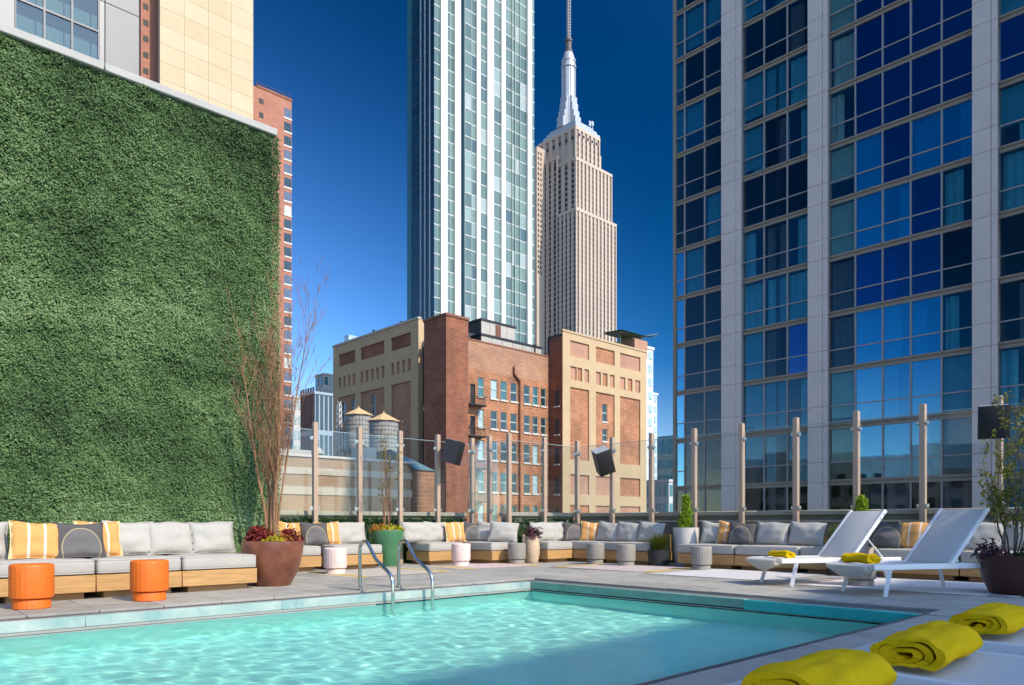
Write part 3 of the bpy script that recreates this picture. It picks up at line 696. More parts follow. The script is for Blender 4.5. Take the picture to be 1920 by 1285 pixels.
def stems(name, label, loc, n, h, spread, mt, seed, twig=1.0, leaf=None, nleaf=0, r0=.02, cat='tree', lf=.04, wob0=.09):
    t = thing(name, label, cat, loc); rr = random.Random(seed); tips = []
    def walk(p, d, L, r, tw, dep, wob=.09):
        pts = [Vector(p)]; d = Vector(d).normalized(); k = max(3, int(L / .14))
        for i in range(k):
            d = (d + Vector((rr.gauss(0, wob), rr.gauss(0, wob), rr.gauss(0, wob * .6) + .035))).normalized(); pts.append(pts[-1] + d * L / k)
        (main if dep == 0 else tw).tube(pts, r, 7 if dep == 0 else 4, r1=r * .25)
        tips.extend(pts[len(pts) // 2:])
        if dep < 3:
            for _ in range(int((7, 4, 3)[dep] * twig)):
                i = rr.randrange(max(1, len(pts) // 4), len(pts)); a = rr.uniform(0, 6.28)
                side = Vector((math.cos(a), math.sin(a), rr.uniform(.5, 1.3)))
                dd = (pts[min(i, len(pts) - 1)] - pts[i - 1]).normalized() + side * .42
                walk(pts[i], dd, L * rr.uniform(.2, .4), max(.0022, r * (1 - i / len(pts) * .7) * .45), tw, dep + 1, .13)
    for s_ in range(n):
        a = s_ * 2 * math.pi / n + rr.uniform(-.4, .4); main = MB(); tw = MB()
        walk((.05 * math.cos(a), .05 * math.sin(a), -.03), (spread * math.cos(a), spread * math.sin(a), 1), h * rr.uniform(.7, 1), r0 * rr.uniform(.75, 1.1), tw, 0, wob0)
        o = main.build('stem', mt, t)
        if tw.v: tag(tw.build('twigs', mt, o), kind='stuff')
    if leaf:
        P = [rr.choice(tips) + Vector((rr.gauss(0, .02), rr.gauss(0, .02), rr.gauss(0, .02))) for _ in range(nleaf)]
        tag(obj('leaf', leaves('leaf', P, [(0, 0, 1)] * nleaf, lf, lf * .5, leaf, seed, 1.2), t), kind='stuff')
    return t
pl = (4.52, 9.5, 0)
pot('oxblood_planter', 'big round oxblood planter at the end of the long sofa', pl, [(.16, 0), (.22, 0), (.245, .03), (.31, .15), (.365, .3), (.395, .45), (.405, .56), (.40, .6), (.385, .605), (.37, .59), (.36, .5)], m_rust, .365, .55)
stems('bare_tree', 'tall bare multi-stem tree growing from the oxblood planter', (4.52, 9.55, .55), 9, 3.2, .05, m_bark, 8, 1.6, lf_olive, 60, .021, lf=.03, wob0=.045)
tuft('burgundy_plant', 'burgundy leafy plant on the left side of the oxblood planter', (4.34, 9.52, .56), .17, .26, 420, lf_red, .06, .04, seed=2)
tuft('burgundy_plant', 'burgundy and orange plant on the right side of the oxblood planter', (4.70, 9.38, .56), .17, .22, 380, lf_red, .06, .035, seed=3)
tuft('lime_flowers', 'lime yellow flowers at the front of the oxblood planter', (4.44, 9.30, .57), .16, .10, 420, lf_yel, .035, .025, seed=4)
tuft('orange_flowers', 'orange flowers among burgundy leaves in the oxblood planter', (4.60, 9.25, .57), .10, .12, 160, lf_orange, .04, .03, seed=14)
gp = (8.2, 12.22, 0)
pot('green_planter', 'tall tapered green glazed pot between two back sofas', gp, [(.15, 0), (.19, 0), (.2, .02), (.25, .3), (.295, .55), (.305, .68), (.30, .71), (.28, .71), (.27, .68)], m_green, .27, .67)
stems('sparse_tree', 'thin upright tree with few leaves in the green pot', (8.2, 12.25, .66), 5, 1.75, .10, m_bark, 33, .8, lf_olive, 260, .014, lf=.05)
tuft('yellow_pansies', 'yellow and rust flowers filling the green pot', (8.2, 12.2, .68), .30, .13, 420, lf_yel, .05, .04, seed=6)
tuft('rust_flowers', 'rust flowers at the left rim of the green pot', (8.02, 12.26, .68), .18, .16, 160, lf_orange, .045, .035, seed=7)
tc = (10.99, 11.02, 0)
pot('terracotta_pot', 'pale ribbed terracotta jar with a purple plant', tc, [(.08, 0), (.11, 0), (.125, .03), (.155, .2), (.16, .33), (.145, .46), (.12, .53), (.13, .55), (.115, .555), (.1, .53)], m_terra, .105, .52)
tuft('purple_plant', 'spiky purple plant growing from the terracotta jar', (10.99, 11.02, .53), .17, .27, 130, lf_purple, .13, .035, seed=8)
MB_ = MB().rbox(-.03, .03, -.03, .03, 0, .6, r=.005, n=1)
tag(MB_.build('wood_post', m_terra, None, (10.86, 11.14, 0)), 'short pale wooden post left of the terracotta jar', 'post')
bp = (12.2, 8.68, 0)
pot('black_planter', 'low black planter with fountain grass beside the white pot', bp, [(.15, 0), (.19, 0), (.21, .2), (.22, .31), (.2, .31), (.19, .28)], m_black_pot, .195, .28)
def grass(label, loc, r, h, k, seed):
    t = thing('fountain_grass', label, 'grass', loc, 0, 'clumps of fountain grass in pots'); rr = random.Random(seed); V, F = [], []
    for _ in range(k):
        a = rr.uniform(0, 6.28); lean = rr.uniform(.1, 1) * r; hh = h * rr.uniform(.6, 1); w = rr.uniform(.003, .006); o = len(V)
        bx, by = rr.gauss(0, .05), rr.gauss(0, .05)
        for i in range(5):
            q = i / 4; rad = lean * q ** 1.7; z = hh * (q * 1.25 - .45 * q ** 3 * (lean / r)); ww = w * (1 - .85 * q)
            x, y = bx + rad * math.cos(a), by + rad * math.sin(a); V += [(x - ww * math.sin(a), y + ww * math.cos(a), z), (x + ww * math.sin(a), y - ww * math.cos(a), z)]
        F += [(o + 2 * i, o + 2 * i + 1, o + 2 * i + 3, o + 2 * i + 2) for i in range(4)]
    tag(obj('blades', np_mesh('blades', V, F, lf_grass), t), kind='stuff')
grass('arching green fountain grass in the low black planter', (12.2, 8.68, .26), .46, .36, 900, 5)
wp = (12.62, 8.32, 0)
pot('concrete_planter', 'white concrete planter holding the left conifer', wp, [(.19, 0), (.22, 0), (.245, .3), (.26, .75), (.24, .75), (.235, .7)], m_concrete, .24, .7)
pot('concrete_planter', 'white concrete planter holding the conifer behind the left lounger', (12.6, 4.93, 0), [(.17, 0), (.2, 0), (.22, .3), (.23, .75), (.21, .75), (.205, .7)], m_concrete, .21, .7)
def conifer(label, loc, r, h, seed, k=1500):
    t = thing('dwarf_conifer', label, 'shrub', loc, 0, 'small bright conifers in white pots'); rr = random.Random(seed); P, N = [], []
    for _ in range(k):
        z = rr.random() ** .8; a = rr.uniform(0, 6.28); q = r * (1 - z * .7) * (.45 + .55 * rr.random()) * (.85 + .75 * mnoise.noise((math.cos(a) * 1.5, math.sin(a) * 1.5, z * 5 + seed)))
        P.append((q * math.cos(a), q * math.sin(a), .03 + z * h)); N.append((math.cos(a), math.sin(a), .5))
    tag(obj('foliage', leaves('foliage', P, N, .08, .03, lf_conifer, seed, .8, (0, 0, .8)), t), kind='stuff')
    MB().tube([(0, 0, 0), (0, 0, h * .8)], .012, 6, r1=.004).build('trunk', m_bark_dk, t)
conifer('bright conifer rising from the white pot left of the right-hand sofas', (12.62, 8.32, .7), .17, .62, 4)
conifer('bright conifer showing above the back of the left lounger', (12.6, 4.93, .7), .19, .52, 6, 1300)
pot('black_planter', 'small dark planter with grass behind the left lounger', (12.0, 5.06, 0), [(.13, 0), (.16, 0), (.18, .3), (.19, .42), (.17, .42), (.165, .4)], m_black_pot, .165, .39)
grass('olive fountain grass half hidden by the left lounger', (12.0, 5.06, .38), .34, .44, 700, 8)
mp = (10.35, 2.22, 0)
pot('maroon_planter', 'dark maroon planter cut by the right edge', mp, [(.26, 0), (.3, 0), (.33, .03), (.4, .2), (.44, .36), (.45, .46), (.43, .47), (.41, .44)], m_maroon, .41, .42)
stems('bare_shrub', 'thin branching shrub with few leaves in the maroon planter', (10.3, 2.3, .42), 7, 1.55, .30, m_bark_dk, 12, 1.2, lf_olive, 1700, .013, 'shrub', .055)
tuft('dark_plant', 'dark leafy plant at the rim of the maroon planter', (10.06, 2.46, .44), .18, .2, 150, lf_purple, .09, .03, seed=10)
tuft('trailing_plant', 'green trailing plant over the front of the maroon planter', (10.2, 2.05, .44), .2, .12, 260, lf_hedge, .05, .03, seed=11)

# ---------------------------------------------------------------- loungers
def lounger(label, loc, rz, up=True, group='white sling sun loungers'):
    t = thing('sun_lounger', label, 'sun lounger', loc, rz, group); hw = .33
    fr = MB()
    for s_ in (-1, 1): fr.rbox(.06, 1.95, s_ * hw - .022, s_ * hw + .022, .305, .372, r=.006, n=1)
    for x in (.06, 1.05, 1.9): fr.box(x - .016, x + .016, -hw + .02, hw - .02, .316, .345)
    fr.build('frame', m_white_metal, t)
    for x, dx in ((.3, -.09), (1.64, .12)):
        for s_ in (-1, 1): MB().tube([(x, s_ * hw, .316), (x + dx, s_ * (hw + .02), 0)], .031, 4).build('leg', m_white_metal, t)
    # seat sling: sags a little and rolls over the foot bar
    V, F = [], []; prof = [(.13, .335), (.06, .325), (.0, .322), (-.035, .33), (-.04, .348), (-.01, .362), (.05, .37), (.3, .362), (.6, .358), (.9, .36), (1.12, .366)]
    nY = 12
    for i, (x, z) in enumerate(prof):
        for j in range(nY + 1):
            v = 2 * j / nY - 1; q = 1 - v * v; hang = (.03, .085, .10, .05, .0)[i] if i < 5 else 0; V.append((x, v * (hw - .024 if i > 6 else hw + .012), z - hang * q - (.012 * q if i > 6 else 0)))
    F = [(i * (nY + 1) + j, i * (nY + 1) + j + 1, (i + 1) * (nY + 1) + j + 1, (i + 1) * (nY + 1) + j) for i in range(len(prof) - 1) for j in range(nY)]
    n0 = len(V); V += [(x, y, z - .02) for x, y, z in V]; F += [tuple(n0 + k for k in f[::-1]) for f in F]
    MB().add(V, F, True).build('seat_sling', m_sling, t)
    if up:
        a = R(50); L = .84; hx = 1.14; ca, sa = math.cos(a), math.sin(a)
        tf = lambda p: (hx + p[0] * ca - p[2] * sa, p[1], .365 + p[0] * sa + p[2] * ca)
        MB().rbox(0, L, -hw + .025, hw - .025, -.012, .014, r=.01, n=2, tf=tf).build('back_sling', m_sling, t)
        bf = MB()
        for s_ in (-1, 1): bf.rbox(-.02, L + .02, s_ * hw - .024, s_ * hw + .024, -.034, .018, r=.006, n=1, tf=tf)
        bf.box(L - .02, L + .012, -hw + .022, hw - .022, -.018, -.007, tf=tf); bf.build('back_frame', m_white_metal, t)
        for s_ in (-1, 1): MB().tube([tf((.4, s_ * (hw - .04), -.03)), (1.72, s_ * (hw - .04), .335)], .011, 6).build('strut', m_white_metal, t)
    else: MB().rbox(1.13, 1.95, -hw, hw, .353, .372, r=.008, n=2).build('back_sling', m_sling, t)
    return t
AZ = R(-29)
lounger('white sling lounger on the left with sunlit back edge', (9.42, 5.0, 0), AZ)
lounger('white sling lounger on the right standing in shade', (8.86, 3.62, 0), AZ + R(1))
NG = ('white lounger under the nearest yellow towel', 'white lounger under the middle yellow towel', 'white lounger under the rearmost of the near yellow towels')
for k, x in enumerate((1.86, 2.81, 3.76)): lounger(NG[k], (x, 1.17, 0), R(-90), False)

# ---------------------------------------------------------------- rolled towels
def towel(label, loc, rz, L=.50, a=.115, b=.075, turns=3.4, seed=1, group='rolled yellow towels on the loungers', wr=.016):
    rr = random.Random(seed); n = int(turns * 40); m_ = 26; th = .0135
    pitch = .86 / turns
    def pt(i, off):
        q = i / n; an = 2 * math.pi * turns * (q - 1) - math.pi * .62
        rad = .14 + .86 * q + pitch * .43 * off + .085 * mnoise.noise((an * .55, seed * 3.7, 1)) * (1 - q * q) * 1.6
        y, z = a * rad * math.cos(an), b * rad * math.sin(an)
        return y + .10 * a * (1 - q), z - .12 * b * (1 - q)
    V, F = [], []
    for off in (1, -1):
        for i in range(n + 1):
            y0, z0 = pt(i, off); q = i / n
            for j in range(m_ + 1):
                u = j / m_; x = (u - .5) * (L - .02 * (1 - q)) ; x += (.012 * mnoise.noise((i * .12, seed, 1)) + .006 * (i % 40) / 40) * (2 * u - 1)
                w = wr * 1.4 * mnoise.noise((x * 5 + seed, y0 * 11, z0 * 11)) + wr * .6 * mnoise.noise((x * 6, y0 * 34 + seed, z0 * 34))
                zz = max(z0, -b * .86) - .012 * math.sin(math.pi * u) * (z0 > 0) * -.6
                V.append((x, y0 * (1 + w * 3), zz + w * q))
    k1 = (n + 1) * (m_ + 1)
    for s_ in (0, 1):
        for i in range(n):
            for j in range(m_):
                p = s_ * k1 + i * (m_ + 1) + j; f = (p, p + 1, p + m_ + 2, p + m_ + 1); F.append(f if s_ else f[::-1])
    for i in range(n):
        for j in (0, m_): p = i * (m_ + 1) + j; F.append((p, p + m_ + 1, p + m_ + 1 + k1, p + k1))
    for i in (0, n):
        for j in range(m_): p = i * (m_ + 1) + j; F.append((p, p + 1, p + 1 + k1, p + k1))
    me = MB().add(V, F, True).mesh('rolled_towel', m_towel); o = obj('rolled_towel', me, None, (loc[0], loc[1], loc[2] + b * .86 + th / 2), rz)
    return tag(o, label, 'towel', group)
towel('rolled yellow towel at the bottom edge, nearest the pool corner', (2.0, .89, .366), R(4), .50, .118, .057, 2.8, 3)
towel('rolled yellow towel in the middle of the near three', (2.84, .89, .366), R(2), .47, .114, .055, 3.1, 4)
towel('rolled yellow towel rearmost of the near three at the right edge', (3.80, .92, .366), R(-2), .46, .110, .056, 3.3, 5)
towel('flattened yellow towel lying at the foot of the left lounger', (9.68, 4.86, .362), R(58), .46, .07, .05, 2.4, 6)
towel('rolled yellow towel at the foot of the right lounger', (9.0, 3.54, .362), R(60), .46, .085, .065, 3, 7)

# ---------------------------------------------------------------- building materials
m_cream = M('cream_stucco', (.53, .375, .21), .85, .07, .5, .1)
bk_red = brick_mat('red_brick', (.36, .13, .055), (.30, .105, .05), (.30, .17, .10))
bk_tan = brick_mat('tan_brick', (.41, .205, .115), (.35, .165, .09), (.43, .26, .17), .9, .3, .035, .25)
bk_dark = brick_mat('dark_red_brick', (.30, .10, .045), (.22, .07, .035), (.26, .13, .08), .9, .3, .035, .35)
bk_orange = brick_mat('orange_brick', (.42, .165, .07), (.33, .12, .05), (.42, .25, .15), .9, .3, .035, .4)
bk_rose = brick_mat('rose_brick', (.45, .235, .15), (.42, .215, .135), (.44, .25, .17), .9, .3, patch=.2)
bk_salmon = brick_mat('salmon_brick', (.42, .17, .10), (.37, .145, .09), (.40, .2, .14), 1.2, .5, .04, .15)
m_limestone = M('limestone', (.52, .415, .32), .85, .08, .06)
m_dkwin = M('dark_window', (.02, .045, .05), .08, .5, .8, spec=.6)
m_dkwin2 = M('teal_window', (.03, .12, .13), .06, .4, .8, spec=.8)
m_blind = M('pale_window_blind', (.38, .50, .52), .25, .15, 1)
m_sash = M('sage_sash', (.42, .47, .40), .6, .08)
m_sill = M('stone_sill', (.62, .56, .48), .8, .08)
m_iron = M('black_iron', (.02, .018, .016), .6)
m_pipe = M('rust_pipe', (.18, .06, .03), .7, .2)
m_metal_cream = M('cream_metal_panel', (.46, .42, .35), .6, .1, .6)
m_roofdark = M('dark_roof', (.06, .06, .06), .9)
m_plank = M('weathered_plank', (.33, .32, .29), .85, .25, 2, stretch=(6, 6, .6))
m_tankroof = M('plywood_roof', (.62, .42, .20), .8, .12, 2)

# ---------------------------------------------------------------- window-walled tower on the right (face at x = 40, looking along -x)
rb = thing('window_tower', 'tall apartment tower of blue windows and pale stone pilasters', 'building', (40, 0, 0))
m_pil = M('lilac_granite', (.80, .675, .57), .65, .06, .8)
m_span = M('bronze_spandrel', (.34, .275, .20), .5, .08)
m_mull = M('grey_mullion', (.40, .36, .33), .45, .06)
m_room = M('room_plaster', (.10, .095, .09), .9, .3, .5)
m_curt = M('pale_curtain', (.62, .66, .66), .9, .1, 3)
m_curt_t = M('teal_curtain', (.36, .56, .58), .9, .12, 3)
m_shade_b = M('reflected_blue_blind', (.10, .66, .95), .8, .06, 2)  # blind coloured to imitate the blue reflected in the panes
m_shade_t = M('teal_blind', (.17, .38, .42), .8, .1, 2)
m_shade_g = M('sage_blind', (.45, .60, .56), .8, .12, 2)
gl = {'d': glass_mat('pane_dark', (.55, .60, .62), .05, warp=.0012), 't': glass_mat('pane_teal', (.62, .86, .90), .07, (.8, .9, 1), warp=.0012),
      'b': glass_mat('pane_blue', (.25, .45, .7), .24, (.45, .62, .95), warp=.0012), 'l': glass_mat('pane_sky', (.70, .93, 1), .42, (.45, .85, 1), warp=.0012), 'g': glass_mat('pane_sage', (.75, .86, .84), .08, (.8, .95, 1), warp=.0012)}
TOPF, FH = 12, 3.02
bays = [[27.24, 26.48, 25.04, 23.73], [22.46, 21.11, 19.71, 18.41], [17.34, 15.96, 14.59, 13.25, 11.85, 10.48], [9.46, 8.0, 6.6, 5.2]]
TYPE = {11: ('tdt', 'dtd', 'tbbbb', 'ttt'), 10: ('ttt', 'ttd', 'gbbbb', 'ttt'), 9: ('tdd', 'ddD', 'gbblb', 'tbt'), 8: ('ttd', 'ttT', 'Gbbbb', 'ttt'), 7: ('ddd', 'TDT', 'Gbbbb', 'bbt'),
        6: ('ddt', 'ddd', 'glbll', 'TTt'), 5: ('lTd', 'TDT', 'gLLbT', 'TTd'), 4: ('ldd', 'ttT', 'DBBbd', 'ddd'), 3: ('ldd', 'tDB', 'dLLLt', 'ddt'),
        2: ('ldd', 'ttT', 'glLlt', 'ttd'), 1: ('ldd', 'ttt', 'glllt', 'ttt'), 0: ('ddd', 'ddd', 'ddddd', 'tbb'), -1: ('ddd', 'ddd', 'ddddd', 'ddd')}
# core: floor slabs and back wall seen through the panes
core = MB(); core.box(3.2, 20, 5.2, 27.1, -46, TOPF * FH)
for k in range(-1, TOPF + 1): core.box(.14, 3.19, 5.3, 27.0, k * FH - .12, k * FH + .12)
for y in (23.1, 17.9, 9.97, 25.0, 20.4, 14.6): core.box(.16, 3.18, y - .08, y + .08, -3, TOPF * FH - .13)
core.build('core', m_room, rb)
MB().box(-.1, 20, 27.12, 27.3, -46, TOPF * FH + .6).build('side_wall', m_span, rb)
MB().box(-.1, 20.1, 5.1, 27.11, TOPF * FH + .13, TOPF * FH + 1.1).build('parapet', m_span, rb)
MB().box(.1, 20, 5.2, 27.11, -46, -3.1).build('lower_floors', m_span, rb)
curt_cache = {}
def curtain(wd, ht, mt, sd):
    key = (round(wd, 1), round(ht, 1), mt.name, sd)
    if key not in curt_cache:
        V, n = [], 36; rr = random.Random(sd); ph = rr.uniform(0, 6)
        for z in (0, ht):
            for i in range(n + 1):
                u = i / n; V.append((.05 * math.sin(u * wd * 14 + ph + .6 * math.sin(u * 9)) * (1 if z == 0 else .8) + .03 * math.sin(u * 5 + sd), u * wd, z))
        curt_cache[key] = MB().add(V, [(i, i + 1, n + 2 + i, n + 1 + i) for i in range(n)], True).mesh('curtain', mt)
    return curt_cache[key]
blind_cache = {}
def blind(wd, ht, mt):
    key = (round(wd, 2), round(ht, 2), mt.name)
    if key not in blind_cache: blind_cache[key] = MB().box(0, .02, 0, wd, 0, ht).mesh('blind', mt)
    return blind_cache[key]
pane_c, frame_c = {}, {}
rw = random.Random(99)
for b_i, cols in enumerate(bays):
    ya, yb = cols[-1], cols[0]
    for k in range(-1, TOPF):
        z0 = k * FH
        sp = MB(); sp.box(-.03, .14, ya, yb, z0 - .17, z0 - .055).box(.03, .14, ya, yb, z0 - .055, z0 + .05).box(-.03, .14, ya, yb, z0 + .05, z0 + .15)
        sp.build('spandrel', m_span, rb)
        kinds = TYPE[k][b_i]
        for c in range(len(cols) - 1):
            y1, y0 = cols[c], cols[c + 1]; w = y1 - y0; kd = kinds[c]; tt = kd.lower()
            key = round(w, 2)
            if key not in frame_c:
                f = MB().box(-.05, .1, -.035, .035, .15, FH - .17)
                f.box(-.02, .08, .036, w - .036, 1.05, 1.11)
                frame_c[key] = f.mesh('window', m_mull)
            wo = obj('window', frame_c[key], rb, (0, y0, z0))
            pk = (key, tt)
            if pk not in pane_c:
                pane_c[pk] = (MB().box(.02, .032, .036, w - .036, .151, 1.049).mesh('pane', gl[tt]), MB().box(.02, .032, .036, w - .036, 1.111, FH - .171).mesh('pane', gl[tt]))
            for me in pane_c[pk]:
                p = obj('pane', me, wo); p.rotation_euler = (0, rw.gauss(0, .004), rw.gauss(0, .004))
            mt = {'t': m_shade_t, 'l': m_shade_b, 'g': m_shade_g, 'b': None, 'd': None}[tt]
            if kd.isupper() or (kd in 'tdl' and rw.random() < .3):
                kd = kd.upper()
                cm = {'T': m_curt_t, 'L': m_shade_b, 'G': m_curt, 'D': m_curt, 'B': m_shade_b}[kd]
                cw = w * rw.choice((.45, .6, .9)) ; obj('curtain', curtain(cw, FH - .4, cm, rw.randrange(9)), wo, (.28, .04 if rw.random() < .5 else w - cw - .04, .16))
                if tt in 'tlg' and rw.random() < .4: mt = None if cw > w * .8 else mt
                else: mt = None
            if mt:
                drop = rw.choice((0, 0, 0, .3, .9)) ; obj('blind', blind(w - .08, FH - .36 - drop, mt), wo, (.2, .04, .16 + drop))
for b_i, (ya, yb) in enumerate(((22.46, 23.73), (17.34, 18.41), (9.46, 10.48))):
    pil = MB().box(-.16, .3, ya + .01, yb - .01, -46, TOPF * FH + 1.3).build('pilaster', m_mull, rb)
    wd = yb - ya; pans = {}
    for k in range(-1, TOPF):
        for (a, b) in ((0, 1.08), (1.08, FH)):
            key = (a, round(wd, 2))
            if key not in pans: pans[key] = MB().rbox(-.30, -.162, 0, wd * .24 - .012, a + .008, b - .008, r=.006, n=1).rbox(-.30, -.162, wd * .24 + .012, wd, a + .008, b - .008, r=.006, n=1).mesh('stone_panel', m_pil)
            obj('stone_panel', pans[key], pil, (0, ya, k * FH))

# ---------------------------------------------------------------- brick loft building with cream corner pavilions
bb = thing('brick_loft_building', 'old red brick loft block with cream corner pavilions and fire escape', 'building', (53.5, 67.8, 0))
ox, oy = 53.5, 67.8
U = lambda y: (lambda u, d, z: (u - ox, y + d - oy, z))           # facade looking along -y
Vx = lambda x: (lambda u, d, z: (x + d - ox, u - oy, z))          # facade looking along -x
# stair tower at the front corner
MB().box(0, 3.34, 0, 4.3, -46, 24.95).build('stair_tower', bk_dark, bb)
MB().box(-.12, 3.46, -.12, 4.42, 24.96, 25.25).build('tower_coping', M('brown_coping', (.24, .10, .06), .8), bb)
rows = [(16.38, 18.75), (12.6, 14.85), (8.66, 11.05), (4.65, 7.15), (.7, 3.09)]
wc = [(59.41, 60.40), (61.52, 62.64), (63.17, 64.28), (64.92, 66.05), (67.28, 68.39), (68.89, 69.93), (70.45, 71.45)]
dc = [(57.05, 57.85), (58.15, 58.95)]
holes = [(a, b, z0, z1) for a, b in wc for z0, z1 in rows] + [(a, b, z0 - 1.0, z1 - 1.0) for a, b in dc for z0, z1 in rows]
mw = MB().holed(56.84, 72.05, -3, 19.6, holes, .3, U(69)); mw.build('wall', bk_orange, bb)
MB().holed(56.84, 72.05, 19.602, 23.1, [], .3, U(69)).build('upper_wall', bk_tan, bb)
MB().box(56.84 - ox, 72.05 - ox, 69.35 - oy, 95 - oy, -46, 22.9).build('roof_block', m_roofdark, bb)
MB().box(56.86 - ox, 72.03 - ox, 68.92 - oy, 69.34 - oy, 23.1, 23.25).build('parapet_coping', M('rust_coping', (.30, .12, .07), .8), bb)
cacheW = {}
def win(parent, u0, u1, z0, z1, mp, md, k, sill=True, mid=True):
    w, h = u1 - u0, z1 - z0; f = MB()
    tf = lambda p: mp(u0 + p[0], p[1], z0 + p[2])
    for a, b, c, d in ((0, .09, 0, h), (w - .09, w, 0, h), (.091, w - .091, h - .1, h), (.091, w - .091, 0, .08)) + (((.091, w - .091, h * .47, h * .53),) if mid else ()): f.box(a, b, .1, .22, c, d, tf=tf)
    fo = f.build('window', m_sash, parent)
    MB().box(.09, w - .09, .16, .18, .08, h - .1, tf=tf).build('pane', md, fo)
    if sill: MB().box(-.12, w + .12, -.14, .09, -.2, -.004, tf=tf).build('sill', m_sill, fo)
rk = random.Random(4)
for i, (a, b) in enumerate(wc):
    for j, (z0, z1) in enumerate(rows):
        md = m_blind if (i == 0 and j in (1, 2)) or (i == 1 and j == 0) or rk.random() < .07 else (m_dkwin2 if rk.random() < .45 else m_dkwin)
        win(bb, a, b, z0, z1, U(69), md, 0)
MB().box(59.0 - ox, 72 - ox, 69.31 - oy, 69.34 - oy, -2, 19).build('dark_interior', m_iron, bb)
for a, b in dc:
    for z0, z1 in rows: MB().box(a - ox, b - ox, 1.36, 1.45, z0 - 1, z1 - 1).build('door', m_iron if rk.random() < .6 else m_dkwin, bb)
# fire escape
fe = MB().box(0, 0, 0, 0, 0, 0).build('fire_escape', m_iron, bb)
for z0, z1 in rows:
    p = MB(); zb = z0 - 1.25
    for k in range(5): p.box(56.9 - ox, 59.9 - ox, 1.18 - .22 * k - .14, 1.18 - .22 * k, zb, zb + .06)
    for k in range(15): x = 56.95 - ox + k * .2; p.box(x - .018, x + .018, .12, .16, zb, zb + 1.0)
    p.box(56.9 - ox, 59.9 - ox, .11, .17, zb + .98, zb + 1.04).box(56.9 - ox, 59.9 - ox, .11, .17, zb - .12, zb - .005)
    for x in (56.92, 59.86): p.box(x - ox, x + .05 - ox, .18, 1.18, zb + .98, zb + 1.04).box(x - ox, x + .05 - ox, .18, 1.18, zb - .12, zb - .005)
    p.build('platform', m_iron, fe)
    l = MB(); 
    for q in (0, .5): l.tube([(59.3 - ox, .3 + q * .8, zb), (57.6 - ox, .3 + q * .8, zb - 3.0)], .035, 4)
    for k in range(9): l.box(59.3 - ox - k * .2 - .06, 59.3 - ox - k * .2 + .06, .3, .7, zb - k * .34 - .02, zb - k * .34)
    l.build('stair', m_iron, fe)
MB().tube([(65.4 - ox, 1.1, 20.9), (65.4 - ox, 1.0, 19.9), (66.35 - ox, 1.0, 19.1), (66.4 - ox, 1.05, 18.4), (66.4 - ox, 1.05, -2)], .13, 8).build('drain_pipe', m_pipe, bb)
# right pavilion: cream face with brick infill panels, its side wall in brick
pv = [(73.59, 77.45), (78.88, 82.98), (84.23, 88.99)]
ph_ = [(a, b, 23.15, 25.25) for a, b in pv] + [(a, b, 9.3, 19.0) for a, b in pv] + [(a, b, 4.65, 7.32) for a, b in pv] + [(a, b, .5, 3.2) for a, b in pv]
sm_ = [[(73.59, 74.88), (75.03, 76.0), (76.49, 77.45)], [(78.88, 79.94), (80.35, 81.4), (81.9, 82.98)], [(84.23, 85.45), (86.0, 87.1), (87.75, 88.99)]]
ph_ += [(a, b, 20.0, 21.8) for g_ in sm_ for a, b in g_]
MB().holed(72.1, 90.5, -3, 26.2, ph_, .22, U(66.6)).build('pavilion_wall', m_cream, bb)
for k, (a, b, c, d) in enumerate(ph_):
    mt = bk_orange if 9 < c < 10 else (bk_rose if (k + int(c)) % 3 else bk_orange)
    hs_ = [(80.5, 81.6, 15.05, 17.5), (80.5, 81.6, 12.3, 14.0)] if (c == 9.3 and a == 78.88) else []
    q = MB().holed(a, b, c, d, hs_, .2, lambda u, dd, z: U(66.6)(u, .2 + dd, z)).build('brick_panel', mt, bb)
    for h in hs_: win(q, *h, lambda u, dd, z: U(66.6)(u, .25 + dd, z), m_dkwin, 0)
MB().box(72.12 - ox, 90.48 - ox, 67.1 - oy, 69.4 - oy, -46, 25.9).box(72.12 - ox, 90.48 - ox, 69.41 - oy, 95 - oy, -46, 22.6).build('pavilion_block', m_roofdark, bb)
MB().holed(66.6, 69.0, -3, 25.6, [(67.2, 68.0, z0, z1 - .3) for z0, z1 in rows], .2, Vx(72.1)).build('pavilion_side', bk_dark, bb)
for z0, z1 in rows: win(bb, 67.2, 68.0, z0, z1 - .3, Vx(72.1), m_dkwin, 0)
MB().box(72.0 - ox, 90.6 - ox, 66.5 - oy, 67.08 - oy, 26.2, 26.45).build('pavilion_coping', m_cream, bb)
# left pavilion, looking along -x and in shade
lv = [(78.29, 82.84), (84.39, 90.40), (91.79, 96.35)]
lh = [(a, b, 23.65, 25.4) for a, b in lv] + [(a, b, 9.0, 19.15) for a, b in lv]
def split(a, b, n): w = (b - a) / (n + (n - 1) * .75); return [(a + i * w * 1.75, a + i * w * 1.75 + w) for i in range(n)]
for (a, b), n in zip(lv, (4, 5, 4)): lh += [(p, q, 20.4, 22.0) for p, q in split(a, b, n)]
MB().holed(76.68, 97.9, -3, 26.8, lh, .22, Vx(56)).build('pavilion_wall', m_cream, bb)
for k, (a, b, c, d) in enumerate(lh):
    hs_ = [(86.9, 87.9, 15.4, 18.6)] if (c == 9.0 and a == 84.39) else ([(92.1, 93.2, 16.0, 18.6), (94.6, 95.9, 15.6, 18.4), (94.8, 95.8, 11, 14)] if (c == 9.0 and a == 91.79) else [])
    q = MB().holed(a, b, c, d, hs_, .2, lambda u, dd, z: Vx(56)(u, .2 + dd, z)).build('brick_panel', bk_dark if c > 23 else bk_tan, bb)
    for h in hs_: win(q, *h, lambda u, dd, z: Vx(56)(u, .25 + dd, z), m_dkwin, 0, False)
